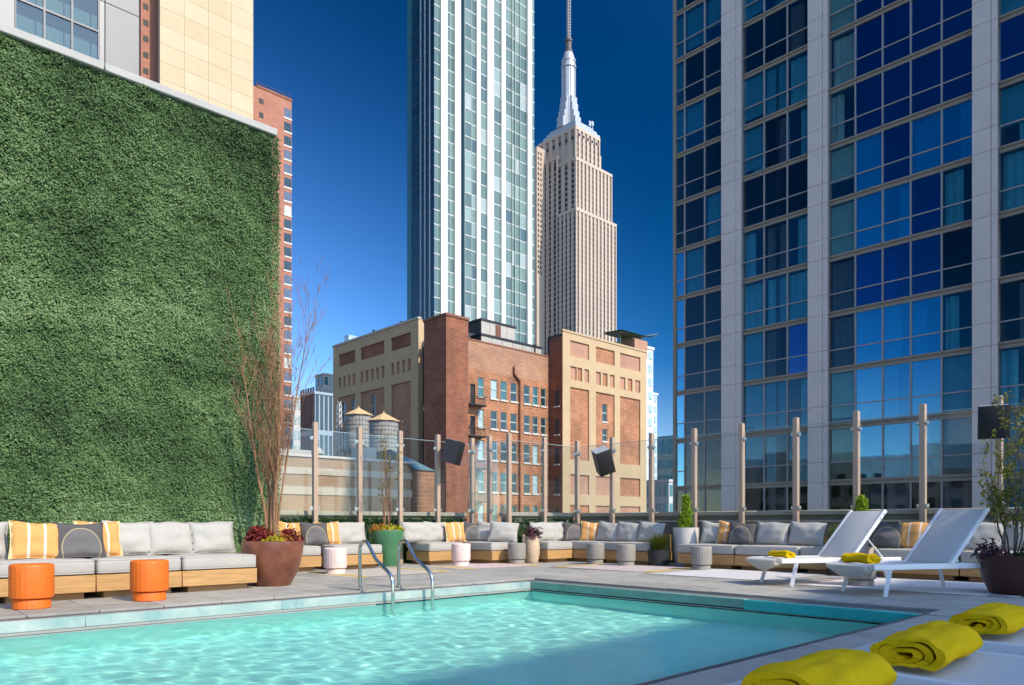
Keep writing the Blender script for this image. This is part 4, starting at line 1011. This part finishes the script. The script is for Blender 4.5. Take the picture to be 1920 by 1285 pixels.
MB().box(56.5 - ox, 72 - ox, 76.7 - oy, 97.8 - oy, -46, 26.5).build('pavilion_block', m_roofdark, bb)
MB().holed(56.02, 60, -3, 26.8, [], .2, U(76.68)).build('pavilion_return', m_cream, bb)
MB().box(55.9 - ox, 56.48 - ox, 76.6 - oy, 98 - oy, 26.8, 27.05).build('pavilion_coping', m_metal_cream, bb)
MB().box(56.6 - ox, 60 - ox, 72.2 - oy, 76.5 - oy, -46, 24).build('link_wall', m_iron, bb)
for z in (23.2, 15.0): MB().box(56.2 - ox, 57.2 - ox, 75.2 - oy, 75.9 - oy, z, z + .5).build('link_sill', m_sill, bb)
rv = MB().box(0, 1.6, 0, 1.2, 0, 1.1).mesh('roof_unit', m_blind)
for x, y, z in ((56.6, 94.5, 27.06), (78, 68, 26.0), (84.5, 68.2, 26.0)): obj('roof_unit', rv, bb, (x - ox, y - oy, z))
vp = MB().tube([(0, 0, 0), (0, 0, 1.5)], .12, 8).lathe([(.2, 1.5), (.2, 1.75)], 8).mesh('roof_vent', m_iron)
for x, y, z in ((58, 69.8, 22.9), (70.2, 69.9, 22.9), (58.5, 84, 26.6), (58.2, 90.4, 26.6), (75.5, 68.3, 25.95)): obj('roof_vent', vp, bb, (x - ox, y - oy, z))
# roof plant rooms behind the tan wall
pr = thing('roof_plant_room', 'two-step cream metal plant room on the brick loft roof', 'roof structure', (62, 75, 23))
def panelled(x0, x1, y0, y1, z0, z1, n, nm):
    o = MB().box(x0, x1, y0, y1, z0, z1).build(nm, m_roofdark, pr)
    for i in range(n): a, b = x0 + (x1 - x0) * i / n, x0 + (x1 - x0) * (i + 1) / n; MB().box(a + .03, b - .03, y0 - .08, y0 - .002, z0 + .05, z1 - .25).build('metal_panel', m_metal_cream, o)
    MB().box(x0 - .15, x1 + .15, y0 - .2, y1, z1 - .22, z1 + .05).build('eave', m_iron, o); return o
panelled(3.6, 9.9, .6, 9, 3.2, 5.4, 4, 'upper_room'); panelled(2.9, 14.4, -.2, 9, 0, 3.1, 6, 'lower_room')
MB().box(6.2, 7.1, .42, .5, 3.3, 5.0).build('louvre', m_pipe, pr)
ch = thing('roof_canopy', 'flat green winged canopy on a brick bulkhead above the cream pavilion', 'roof structure', (89, 70, 25.9))
MB().box(.2, 3.4, -2.2, 2, 0, 2.5).build('bulkhead', bk_rose, ch)
m_cop = M('verdigris', (.20, .27, .20), .6, .3)
V = []; 
for i in range(13):
    u = i / 12 * 2 - 1
    for j in range(5): v = j / 4 * 2 - 1; V.append((1.2 + u * 4.6, -.8 + v * 1.8, 3.7 + .75 * u * abs(u) * .7 - .5 * (1 - u * u) + .1 * v))
F = [(i * 5 + j, i * 5 + j + 1, (i + 1) * 5 + j + 1, (i + 1) * 5 + j) for i in range(12) for j in range(4)]
V += [(x, y, z - .22) for x, y, z in V]; F += [tuple(65 + k for k in f[::-1]) for f in F]
MB().add(V, F).build('wing', m_cop, ch)
MB().box(.4, 2.6, -1.6, .6, 2.6, 3.2).box(-1.8, -1.5, -1, -.7, 0, 3.1).build('support', m_cop, ch)

# ---------------------------------------------------------------- low banded brick building, water tanks, mast
lb = thing('low_brick_building', 'low buff brick building with pale stone bands beyond the hedge', 'building', (18, 45, 0))
bk_buff = brick_mat('buff_brick', (.40, .25, .14), (.36, .22, .125), (.42, .31, .2), .5, .16, .02, .2)
for z0, z1 in ((-46, 2.7), (3.24, 4.04), (4.5, 5.2)): MB().box(0, 14.2, 0, 20, z0, z1).build('brick_course', bk_buff, lb)
for z0, z1 in ((2.7, 3.24), (4.04, 4.5)): MB().box(-.06, 14.26, -.06, 20.06, z0, z1).build('stone_band', m_coping, lb)
MB().box(-.1, 14.3, -.1, .35, 5.2, 5.36).build('coping', m_sill, lb)
MB().box(0, 14.2, .36, 20, 5.2, 5.21).build('roof', m_roofdark, lb)
MB().box(14.3, 15.9, -.6, 6, -46, 4.7).build('shed_wall', bk_tan, lb)
MB().add([(14.2, -.7, 4.71), (16.0, -.7, 4.71), (16.0, 6.1, 4.71), (14.2, 6.1, 4.71), (13.2, 1.2, 6.3), (14.2, 6.1, 6.3)], [(0, 1, 4), (1, 2, 5, 4), (0, 4, 5, 3), (2, 3, 5)]).build('shed_roof', M('slate_blue', (.12, .20, .22), .6), lb)
MB().lathe([(.3, 0), (.3, .5), (.45, .55), (.45, .7), (.2, 1.0)], 14, (8.2, 3, 5.2)).box(11.2, 12.5, 2, 3.4, 5.21, 6.4).box(5, 7.4, 2.4, 4, 5.21, 5.9).build('roof_vent', m_metal_cream, lb)
MB().box(12.4, 13.2, -.5, -.06, -1, 2.5).box(13.2, 13.9, -.5, -.06, -1, .9).build('stair_block', m_pipe, lb)
def tank(label, loc, r, h, legs):
    t = thing('water_tank', label, 'water tank', loc, 0, 'wooden roof water tanks'); n = 26; pm = None
    for k in range(n):
        a = 2 * math.pi * k / n
        if pm is None: pm = MB().box(-math.pi * r / n * .94, math.pi * r / n * .94, -.05, .05, 0, h).mesh('plank', m_plank)
        o = obj('plank', pm, t, (r * math.cos(a), r * math.sin(a), legs)); o.rotation_euler = (0, 0, a + math.pi / 2)
    hp = MB()
    for z in np.linspace(.12, h - .15, 8): hp.lathe([(r + .05, z - .025), (r + .09, z), (r + .05, z + .025)], 32, (0, 0, legs))
    hp.build('hoops', m_iron, t)
    MB().lathe([(r + .28, legs + h), (r + .25, legs + h + .05), (.1, legs + h + r * .62), (.02, legs + h + r * .62 + .25)], 8, smooth=False).build('roof', m_tankroof, t)
    MB().lathe([(r - .06, legs), (r - .06, legs + h)], 24).build('drum', m_plank, t)
    l = MB().box(-r, r, -r, r, legs - .35, legs - .02)
    l.build('platform', m_iron, t)
    for sx_ in (-1, 1):
        for sy_ in (-1, 1): MB().box(sx_ * r * .8 - .1, sx_ * r * .8 + .1, sy_ * r * .8 - .1, sy_ * r * .8 + .1, 0, legs - .36).build('leg', m_iron, t)
tank('wooden water tank with plywood cone roof, front one of two', (42.6, 64.3, 5), 1.42, 3.25, 2.95)
tank('wooden water tank with plywood cone roof, rear one of two', (42.9, 69.6, 5), 1.35, 3.6, 3.8)
tp = thing('tank_podium', 'dark roof podium carrying the two wooden water tanks', 'building', (36, 60, 0))
MB().box(3, 12, 1, 14, -46, 5).build('wall', bk_dark, tp)
ms = thing('lattice_mast', 'silver lattice mast beside the rear water tank', 'mast', (42.1, 72.3, 5)); l = MB()
for k in range(3):
    a = k * 2.094; l.tube([(.55 * math.cos(a), .55 * math.sin(a), 0), (.25 * math.cos(a), .25 * math.sin(a), 8.9)], .06, 5)
for z in np.linspace(0, 8.6, 14):
    r0, r1 = .55 - .3 * z / 8.9, .55 - .3 * (z + .6) / 8.9
    for k in range(3): a, b = k * 2.094, (k + 1) * 2.094; l.tube([(r0 * math.cos(a), r0 * math.sin(a), z), (r1 * math.cos(b), r1 * math.sin(b), z + .6)], .035, 4)
l.build('lattice', M('galvanised', (.55, .55, .53), .5, metal=.3), ms)

# ---------------------------------------------------------------- glass condominium tower
gt = thing('glass_tower', 'tall pale green glass tower with white vertical fins', 'building', (105.3, 138, 0))
m_fin = M('white_fin', (.72, .70, .64), .5, .03)
m_gt = [M('green_pane_%s' % w, c, .12, .10, .15, spec=.7) for w, c in (('pale', (.165, .235, .19)), ('mid', (.125, .185, .155)), ('deep', (.09, .14, .12)), ('light', (.25, .33, .29)), ('blind', (.34, .39, .36)), ('dark', (.07, .115, .12)))]
m_gtd = M('shaded_navy_pane', (.012, .045, .07), .1, .4, .2, spec=.6)  # dark tone paints in the shade of the tower's left face
XB = [105.33, 107.05, 108.96, 110.0, 111.22, 113.02, 114.6, 116.71, 118.08, 119.29, 121.56, 123.69, 126.32, 127.69, 130.3, 131.44, 133.15, 135.57, 137.14, 138.43]
KIND = 'pfppfrppfpfpfppppfp'
GF = 3.42; G0 = 43.2 - GF * 2
MB().box(.2, 33, .5, 10.6, -46, 152).build('core', m_gtd, gt)
MB().box(0, 33.2, 0, 10.7, 152, 153).build('parapet', m_fin, gt)
rg_ = random.Random(17); pcache = {}; restp = MB(); cnt = 0; all_sp = MB()
floors = list(range(0, 34))
for k in floors:
    z0 = G0 + GF * k
    for i, kd in enumerate(KIND):
        a, b = XB[i] - 105.3, XB[i + 1] - 105.3
        if kd == 'f': continue
        y = .55 if kd == 'r' else (.2 if 12 <= i <= 16 else 0)
        all_sp.box(a, b, y - .02, y + .12, z0 - .09, z0 + .09)
        mt = m_gt[3 if kd == 'r' else rg_.choice((0, 0, 1, 1, 2, 3, 0, 1, 1, 2, 0, 1, 1, 2, 3, 0, 1, 4, 2, 5, 2)) if i > 4 else rg_.choice((0, 1, 1, 2))]
        if kd == 'r': restp.box(a + .05, b - .05, y + .03, y + .09, z0 + .135, z0 + GF - .135); continue
        vis_ = 43 < z0 < 126
        key = (i, mt.name)
        if key not in pcache: pcache[key] = MB().box(a + .06, b - .06, y + .03, y + .09, .135, GF - .135).mesh('pane', mt)
        if vis_ and cnt < 298: obj('pane', pcache[key], gt, (0, 0, z0)); cnt += 1
        else: restp.box(a + .06, b - .06, y + .03, y + .09, z0 + .135, z0 + GF - .135)
tag(all_sp.build('spandrels', m_fin, gt), kind='stuff')
tag(restp.build('panes', m_gt[0], gt), kind='stuff')
for i, kd in enumerate(KIND):
    a, b = XB[i] - 105.3, XB[i + 1] - 105.3
    if kd == 'f': MB().box(a, b, -.45, .4, -46, 152.5).build('fin', m_fin, gt)
    elif i and KIND[i - 1] != 'f': MB().box(a - .05, a + .05, -.08, .45, -46, 151.9).build('mullion', m_sash, gt)
dk = MB()
for k in floors: dk.box(-.02, .1, .05, 10.6, G0 + GF * k - .12, G0 + GF * k + .12)
dk.build('side_spandrels', M('shaded_spandrel', (.05, .09, .11), .3), gt)  # front spandrels are white; here the face's shade is in the colour
MB().box(.04, .18, .05, 10.6, -46, 151.8).build('side_glass', m_gtd, gt)
for y in (1.64, 3.51, 5.2): MB().box(-.15, .03, y - .14, y + .14, -46, 151.9).build('mullion', M('steel_line', (.42, .48, .50), .4), gt)
MB().box(-.1, .03, 8.9, 10.65, -46, 151.9).build('end_strip', M('teal_strip', (.05, .17, .19), .2), gt)

# ---------------------------------------------------------------- art deco skyscraper
es = thing('art_deco_skyscraper', 'limestone art deco skyscraper with stepped silver mast and antenna', 'building', (384, 342, 0))
m_silv = M('silver_mast', (.47, .48, .49), .35, .08, .2, metal=.25)
m_strip = M('rosy_grey_window_strip', (.37, .275, .245), .6, .2, .5)
m_ew = M('skyscraper_window', (.03, .028, .035), .2, .5, .6)
m_dkmet = M('dark_antenna', (.12, .10, .085), .6)
def shaft(nm, x0, x1, y0, y1, z0, z1, nx, ny, fl=3.72, strip=.52):
    """limestone piers over recessed strips of windows on the two faces that look our way"""
    MB().box(x0 + .9, x1 - .05, y0 + .9, y1, z0, z1 - .5).build(nm, m_strip, es)
    p = MB(); w = MB(); ww = (x1 - x0) / nx
    for i in range(nx):
        a = x0 + ww * i; p.box(a, a + ww * (1 - strip) / 2, y0, y0 + 1, z0, z1 - 2.2); p.box(a + ww * (1 + strip) / 2, a + ww, y0, y0 + 1, z0, z1 - 2.2)
        m0 = a + ww * .5; p.box(m0 - .15, m0 + .15, y0 + .45, y0 + .95, z0, z1 - 3)
        z = z0 + 1
        while z < z1 - 4.5:
            for s_ in (-1, 1): c = m0 + s_ * ww * strip * .26; w.box(c - ww * .105, c + ww * .105, y0 + .72, y0 + .89, z, z + 2.3)
            z += fl
    wy = (y1 - y0) / ny
    for j in range(ny):
        a = y0 + wy * j; p.box(x0 + .001, x0 + 1, a + .001, a + wy * (1 - strip) / 2, z0, z1 - 2.2); p.box(x0 + .001, x0 + 1, a + wy * (1 + strip) / 2, a + wy, z0, z1 - 2.2)
        m0 = a + wy * .5; z = z0 + 1
        while z < z1 - 4.5:
            for s_ in (-1, 1): c = m0 + s_ * wy * strip * .26; w.box(x0 + .72, x0 + .89, c - wy * .105, c + wy * .105, z, z + 2.0)
            z += fl
    p.box(x0 - .1, x1 + .1, y0 - .1, y1, z1 - 2.2, z1)
    p.build('piers', m_limestone, es); tag(w.build('windows', m_ew, es), kind='stuff')
shaft('lower_shaft', 0, 44.4, 0, 19, -46, 219.5, 11, 5)
shaft('lower_shaft', 1.2, 40, 19.02, 34, -46, 262, 8, 3)
shaft('middle_shaft', 2.2, 42.2, 2.2, 40, 219.5, 256, 10, 6)
shaft('crown', 3.2, 29.8, 3.4, 40, 256, 278.5, 6, 6, 4.4)
MB().box(3.8, 34, 6, 40, 256, 268).build('crown_shoulder', m_limestone, es)
MB().box(-6.4, 6, 32, 50, -46, 271).build('rear_wing', m_limestone, es)
w = MB()
for z in np.arange(180, 268, 3.72):
    for x in (-4.8, -2.2): w.box(x - .55, x + .55, 31.9, 32.1, z, z + 2)
tag(w.build('windows', m_ew, es), kind='stuff')
cw_ = MB()
for i in range(5):
    for z in (272.2,): cw_.box(6.4 + i * 4.6, 7.9 + i * 4.6, 3.2, 3.36, z, z + 1.8)
cw_.build('crown_windows', m_ew, es)
for k, (q, z) in enumerate(((4.2, 278.5), (5.8, 281), (7.6, 283.4))): MB().box(q, 30.5 - (q - 4.2), q, 40 - q, z, z + 2.4).build('stepped_roof', m_silv, es)
cx, cyy = 15.9, 21.5
mt_ = MB(); z0 = 285.8
for k, (w_, h_) in enumerate(((18.4, 7), (15.4, 5), (12.8, 6), (11, 5))):
    mt_.box(cx - w_ / 2, cx + w_ / 2, cyy - 3, cyy + 3, z0, z0 + h_); mt_.box(cx - 3, cx + 3, cyy - w_ / 2, cyy + w_ / 2, z0, z0 + h_); z0 += h_
mt_.build('wing_buttress', m_silv, es)
MB().lathe([(5.3, 285.8), (5.1, 300), (4.8, 331)], 16, (cx, cyy, 0), smooth=False).build('mast_shaft', m_silv, es)
for k in range(8):
    a = k * math.pi / 4 + .39; MB().cbox(cx + 4.9 * math.cos(a), cyy + 4.9 * math.sin(a), 308, .9, .9, 44, a).build('mast_rib', m_silv, es)
MB().lathe([(5.5, 331), (5.5, 332.5), (4.8, 332.6), (4.8, 335.5), (5.2, 335.6), (5.2, 337), (4.4, 337.1), (4.0, 340), (3.1, 342.4), (2.4, 343)], 24, (cx, cyy, 0), smooth=False).build('mast_dome', m_silv, es)
MB().lathe([(3.1, 343), (3.1, 344), (2.2, 344.1), (2.2, 350.6), (2.8, 350.7), (2.8, 352), (1.3, 352.2), (1.2, 366), (1.05, 366.1), (1.0, 380), (.6, 380.1), (.5, 392), (.25, 392.1), (.15, 408)], 12, (cx, cyy, 0), smooth=False).build('antenna', m_dkmet, es)
an = MB()
for z in np.arange(353, 380, 2.2):
    for k in range(4): a = k * 1.57 + .3; an.box(cx + 1.3 * math.cos(a) - .3, cx + 1.3 * math.cos(a) + .3, cyy + 1.3 * math.sin(a) - .35, cyy + 1.3 * math.sin(a) + .35, z, z + 1.4)
tag(an.build('antenna_panels', m_silv, es), kind='stuff')
for x, y, h in ((27.5, 8.6, 7), (28.6, 12, 9), (27, 16, 6)): MB().tube([(x, y, 285), (x, y, 285 + h)], .35, 5).box(x - 1.1, x + 1.1, y - .2, y + .2, 285 + h * .6, 285 + h).build('roof_dish', m_silv, es)

# ---------------------------------------------------------------- buildings above the green wall
sb = thing('salmon_tower', 'tall salmon brick apartment tower with window column on its corner', 'building', (50, 146, 0))
MB().box(-6.1, 12, 0, 14, -46, 118).build('wall', bk_salmon, sb)
MB().box(12.002, 23.7, 0, 12, -46, 90).build('corner_wall', bk_salmon, sb)
MB().box(15.9, 23.8, -.12, 12.1, 90, 90.5).build('parapet', bk_dark, sb)
rp_ = MB().box(16, 23.6, .2, .26, 91.2, 91.3)
for k in range(8): rp_.box(16 + k * 1.05, 16.06 + k * 1.05, .2, .26, 90.5, 91.2)
rp_.build('roof_rail', m_iron, sb)
wv = MB().box(0, .95, -.04, .05, 0, 1.1).mesh('vent', m_iron)
for x, zs in ((-5.75, np.arange(60, 110, 2.97)), (16.5, (84.0, 86.9))):
    for z in zs: obj('vent', wv, sb, (x, 0, float(z)))
wf = MB().box(-.1, 1.72, -.1, .05, -.35, 0).mesh('window', m_sill)
pmats = [m_dkwin, m_dkwin, m_blind, M('blue_grey_pane', (.10, .13, .18), .1, .2, 1), M('white_shade', (.48, .48, .44), .5)]
pms = [MB().box(0, 1.6, -.06, .05, 0, 1.85).mesh('pane', q) for q in pmats]
rs = random.Random(3)
for k in range(29):
    z = 86.2 - k * 2.92
    o = obj('window', wf, sb, (22.0, 0, z)); obj('pane', pms[rs.choice((0, 3, 3, 3, 0, 4, 3))], o)
ct = thing('cream_panel_building', 'blank cream panelled wall rising above the green wall', 'building', (45.9, 142, 0))
m_crpan = [M('cream_panel_%s' % n_, c, .8, .05, .2, col2=mul(c, 1.08)) for n_, c in (('warm', (.555, .435, .265)), ('pale', (.57, .45, .28)), ('tan', (.54, .42, .25)))]
MB().box(.05, 17.55, .12, 1.2, -46, 118).build('backing', M('panel_joint', (.40, .31, .2), .9), ct)
pw = 17.6 / 4; pme = [MB().box(.02, pw - .02, 0, .115, .02, 3.28).mesh('panel', q) for q in m_crpan]
for i in range(4):
    for j in range(20): obj('panel', pme[rs.randrange(3)], ct, (i * pw, 0, 52 + j * 3.3))
gb = thing('grey_panel_building', 'grey metal panelled building with a band of curtained windows', 'building', (5, 60, 0))
m_gp = M('grey_metal_panel', (.235, .22, .205), .45, .05, .3); m_gp2 = M('light_grey_panel', (.32, .305, .28), .45, .05, .3)
MB().box(-8, 12.9, .25, 20, -46, 62).build('core', M('charcoal_core', (.07, .07, .075), .8), gb)
m_gw = glass_mat('grey_building_pane', (.62, .70, .66), .08, (.8, .85, .85))
def gpanel(nm, a, b, z0, z1, mt): MB().rbox(a + .025, b - .025, 0, .2, z0 + .025, z1 - .025, r=.01, n=1).build(nm, mt, gb)
for z0, z1 in ((20, 30.5), (30.5, 39.04), (39.04, 48)):
    gpanel('panel', 10.58, 12.93, z0, z1, m_gp); gpanel('panel', 10.18, 10.57, z0, z1, m_gp2); gpanel('panel', 2.4, 5.02, z0, z1, m_gp2); gpanel('panel', -1, 2.38, z0, z1, m_gp)
for z0, z1, mt in ((26, 30.5, None), (30.5, 36.7, None), (36.7, 40.2, None), (40.2, 46, None)):
    for a, b in ((5.03, 6.76), (6.76, 8.46), (8.46, 10.18)):
        fo = MB().box(a, a + .06, .0, .2, z0, z1).box(b - .06, b, .0, .2, z0, z1).box(a + .061, b - .061, .0, .2, z1 - .07, z1).box(a + .061, b - .061, .0, .2, z0, z0 + .07).build('window', M_gf if 'M_gf' in globals() else globals().setdefault('M_gf', M('grey_frame', (.15, .15, .155), .4)), gb)
        MB().box(a + .062, b - .062, .08, .1, z0 + .07, z1 - .07).build('pane', m_gw, fo)
        cw2 = curtain(b - a - .12, (z1 - z0) * (.83 if z0 == 30.5 else .3), m_curt, 1); c_ = obj('curtain', cw2, fo, (a + .06, .19, z0 + .08)); c_.rotation_euler = (0, 0, -math.pi / 2); c_.location = (a + .06, .19, z0 + .08)

# ---------------------------------------------------------------- far buildings low on the skyline
def block(name, label, x, y, w, d, h, mt, nx, nz, wm, z0=-46, side=True, win_h=.6, win_w=.6, group='distant buildings on the skyline', stuff=True):
    t = thing(name, label, 'building', (x, y, 0), 0, group)
    MB().box(0, w, 0, d, z0, h).build('wall', mt, t)
    q = MB(); zl = -2; fh = (h - zl) / nz
    for j in range(nz):
        for i in range(nx):
            a = w / nx * (i + .5 - win_w / 2); q.box(a, a + w / nx * win_w, -.12, -.01, zl + fh * (j + .25), zl + fh * (j + .25 + win_h))
        if side:
            for i in range(max(2, int(nx * d / w))):
                n2 = max(2, int(nx * d / w)); a = d / n2 * (i + .5 - win_w / 2); q.box(-.12, -.01, a, a + d / n2 * win_w, zl + fh * (j + .25), zl + fh * (j + .25 + win_h))
    tag(q.build('windows', wm, t), kind='stuff'); MB().box(-.2, w + .2, -.2, d, h, h + .5).build('parapet', mt, t); return t
m_wb = M('white_brick', (.60, .58, .54), .8); m_tealg = M('teal_glass', (.06, .22, .26), .15, .3, .2); m_grn = M('grey_green_wall', (.28, .36, .33), .6)
block('white_office_block', 'white office block just right of the salmon tower', 88.6, 174.6, 7.5, 8, 32.5, m_wb, 7, 9, m_blind)
t = block('dark_glass_block', 'dark glass block with pale fins left of the loft building', 72.7, 134.2, 9, 6, 26.5, M('dark_fins', (.35, .40, .44), .4), 9, 3, m_dkwin, win_h=.9, win_w=.62)
block('stone_penthouse', 'small stone penthouse peeping over the dark glass block', 109.6, 197, 7, 5, 44.5, M('grey_stone', (.45, .42, .37), .8), 4, 12, m_dkwin2)
block('white_slab_tower', 'white slab tower rising behind the cream pavilion', 114.2, 88, 7.6, 6, 35.2, M('white_render', (.66, .70, .70), .7), 4, 14, m_blind)
block('white_stepped_tower', 'white stepped tower right of the slab tower', 134.2, 100, 5.7, 6, 29.8, M('white_render_cool', (.60, .66, .68), .7), 4, 14, m_blind)
t = block('teal_glass_block', 'teal glass block under a red rooftop sign at the skyline', 207.5, 140, 20, 9, 29.3, M('teal_frame', (.10, .26, .30), .4), 8, 9, m_tealg, win_h=.75, win_w=.8)
rd = thing('rooftop_sign', 'red rooftop sign board on the teal glass block', 'sign', (207.8, 140, 29.9))
MB().box(0, 8, .3, .8, .4, 3.4).build('board', M('sign_red', (.28, .02, .03), .5), rd)
bt = MB()
for k in range(6): bt.box(.6 + k * 1.2, 1.2 + k * 1.2, .18, .29, 1.2, 2.8)
bt.build('panel', M('sign_white', (.45, .2, .2), .5), rd)
MB().box(1, 1.3, .4, .7, -.1, .39).box(6.5, 6.8, .4, .7, -.1, .39).build('support', m_iron, rd)
block('sage_office_block', 'low sage office block below the teal glass one', 152, 103, 12, 8, 17, m_grn, 6, 5, m_tealg, win_h=.55, win_w=.85)
block('white_low_block', 'low white block right of the cream pavilion', 115.6, 80, 7, 6, 8.4, m_wb, 5, 3, m_tealg)
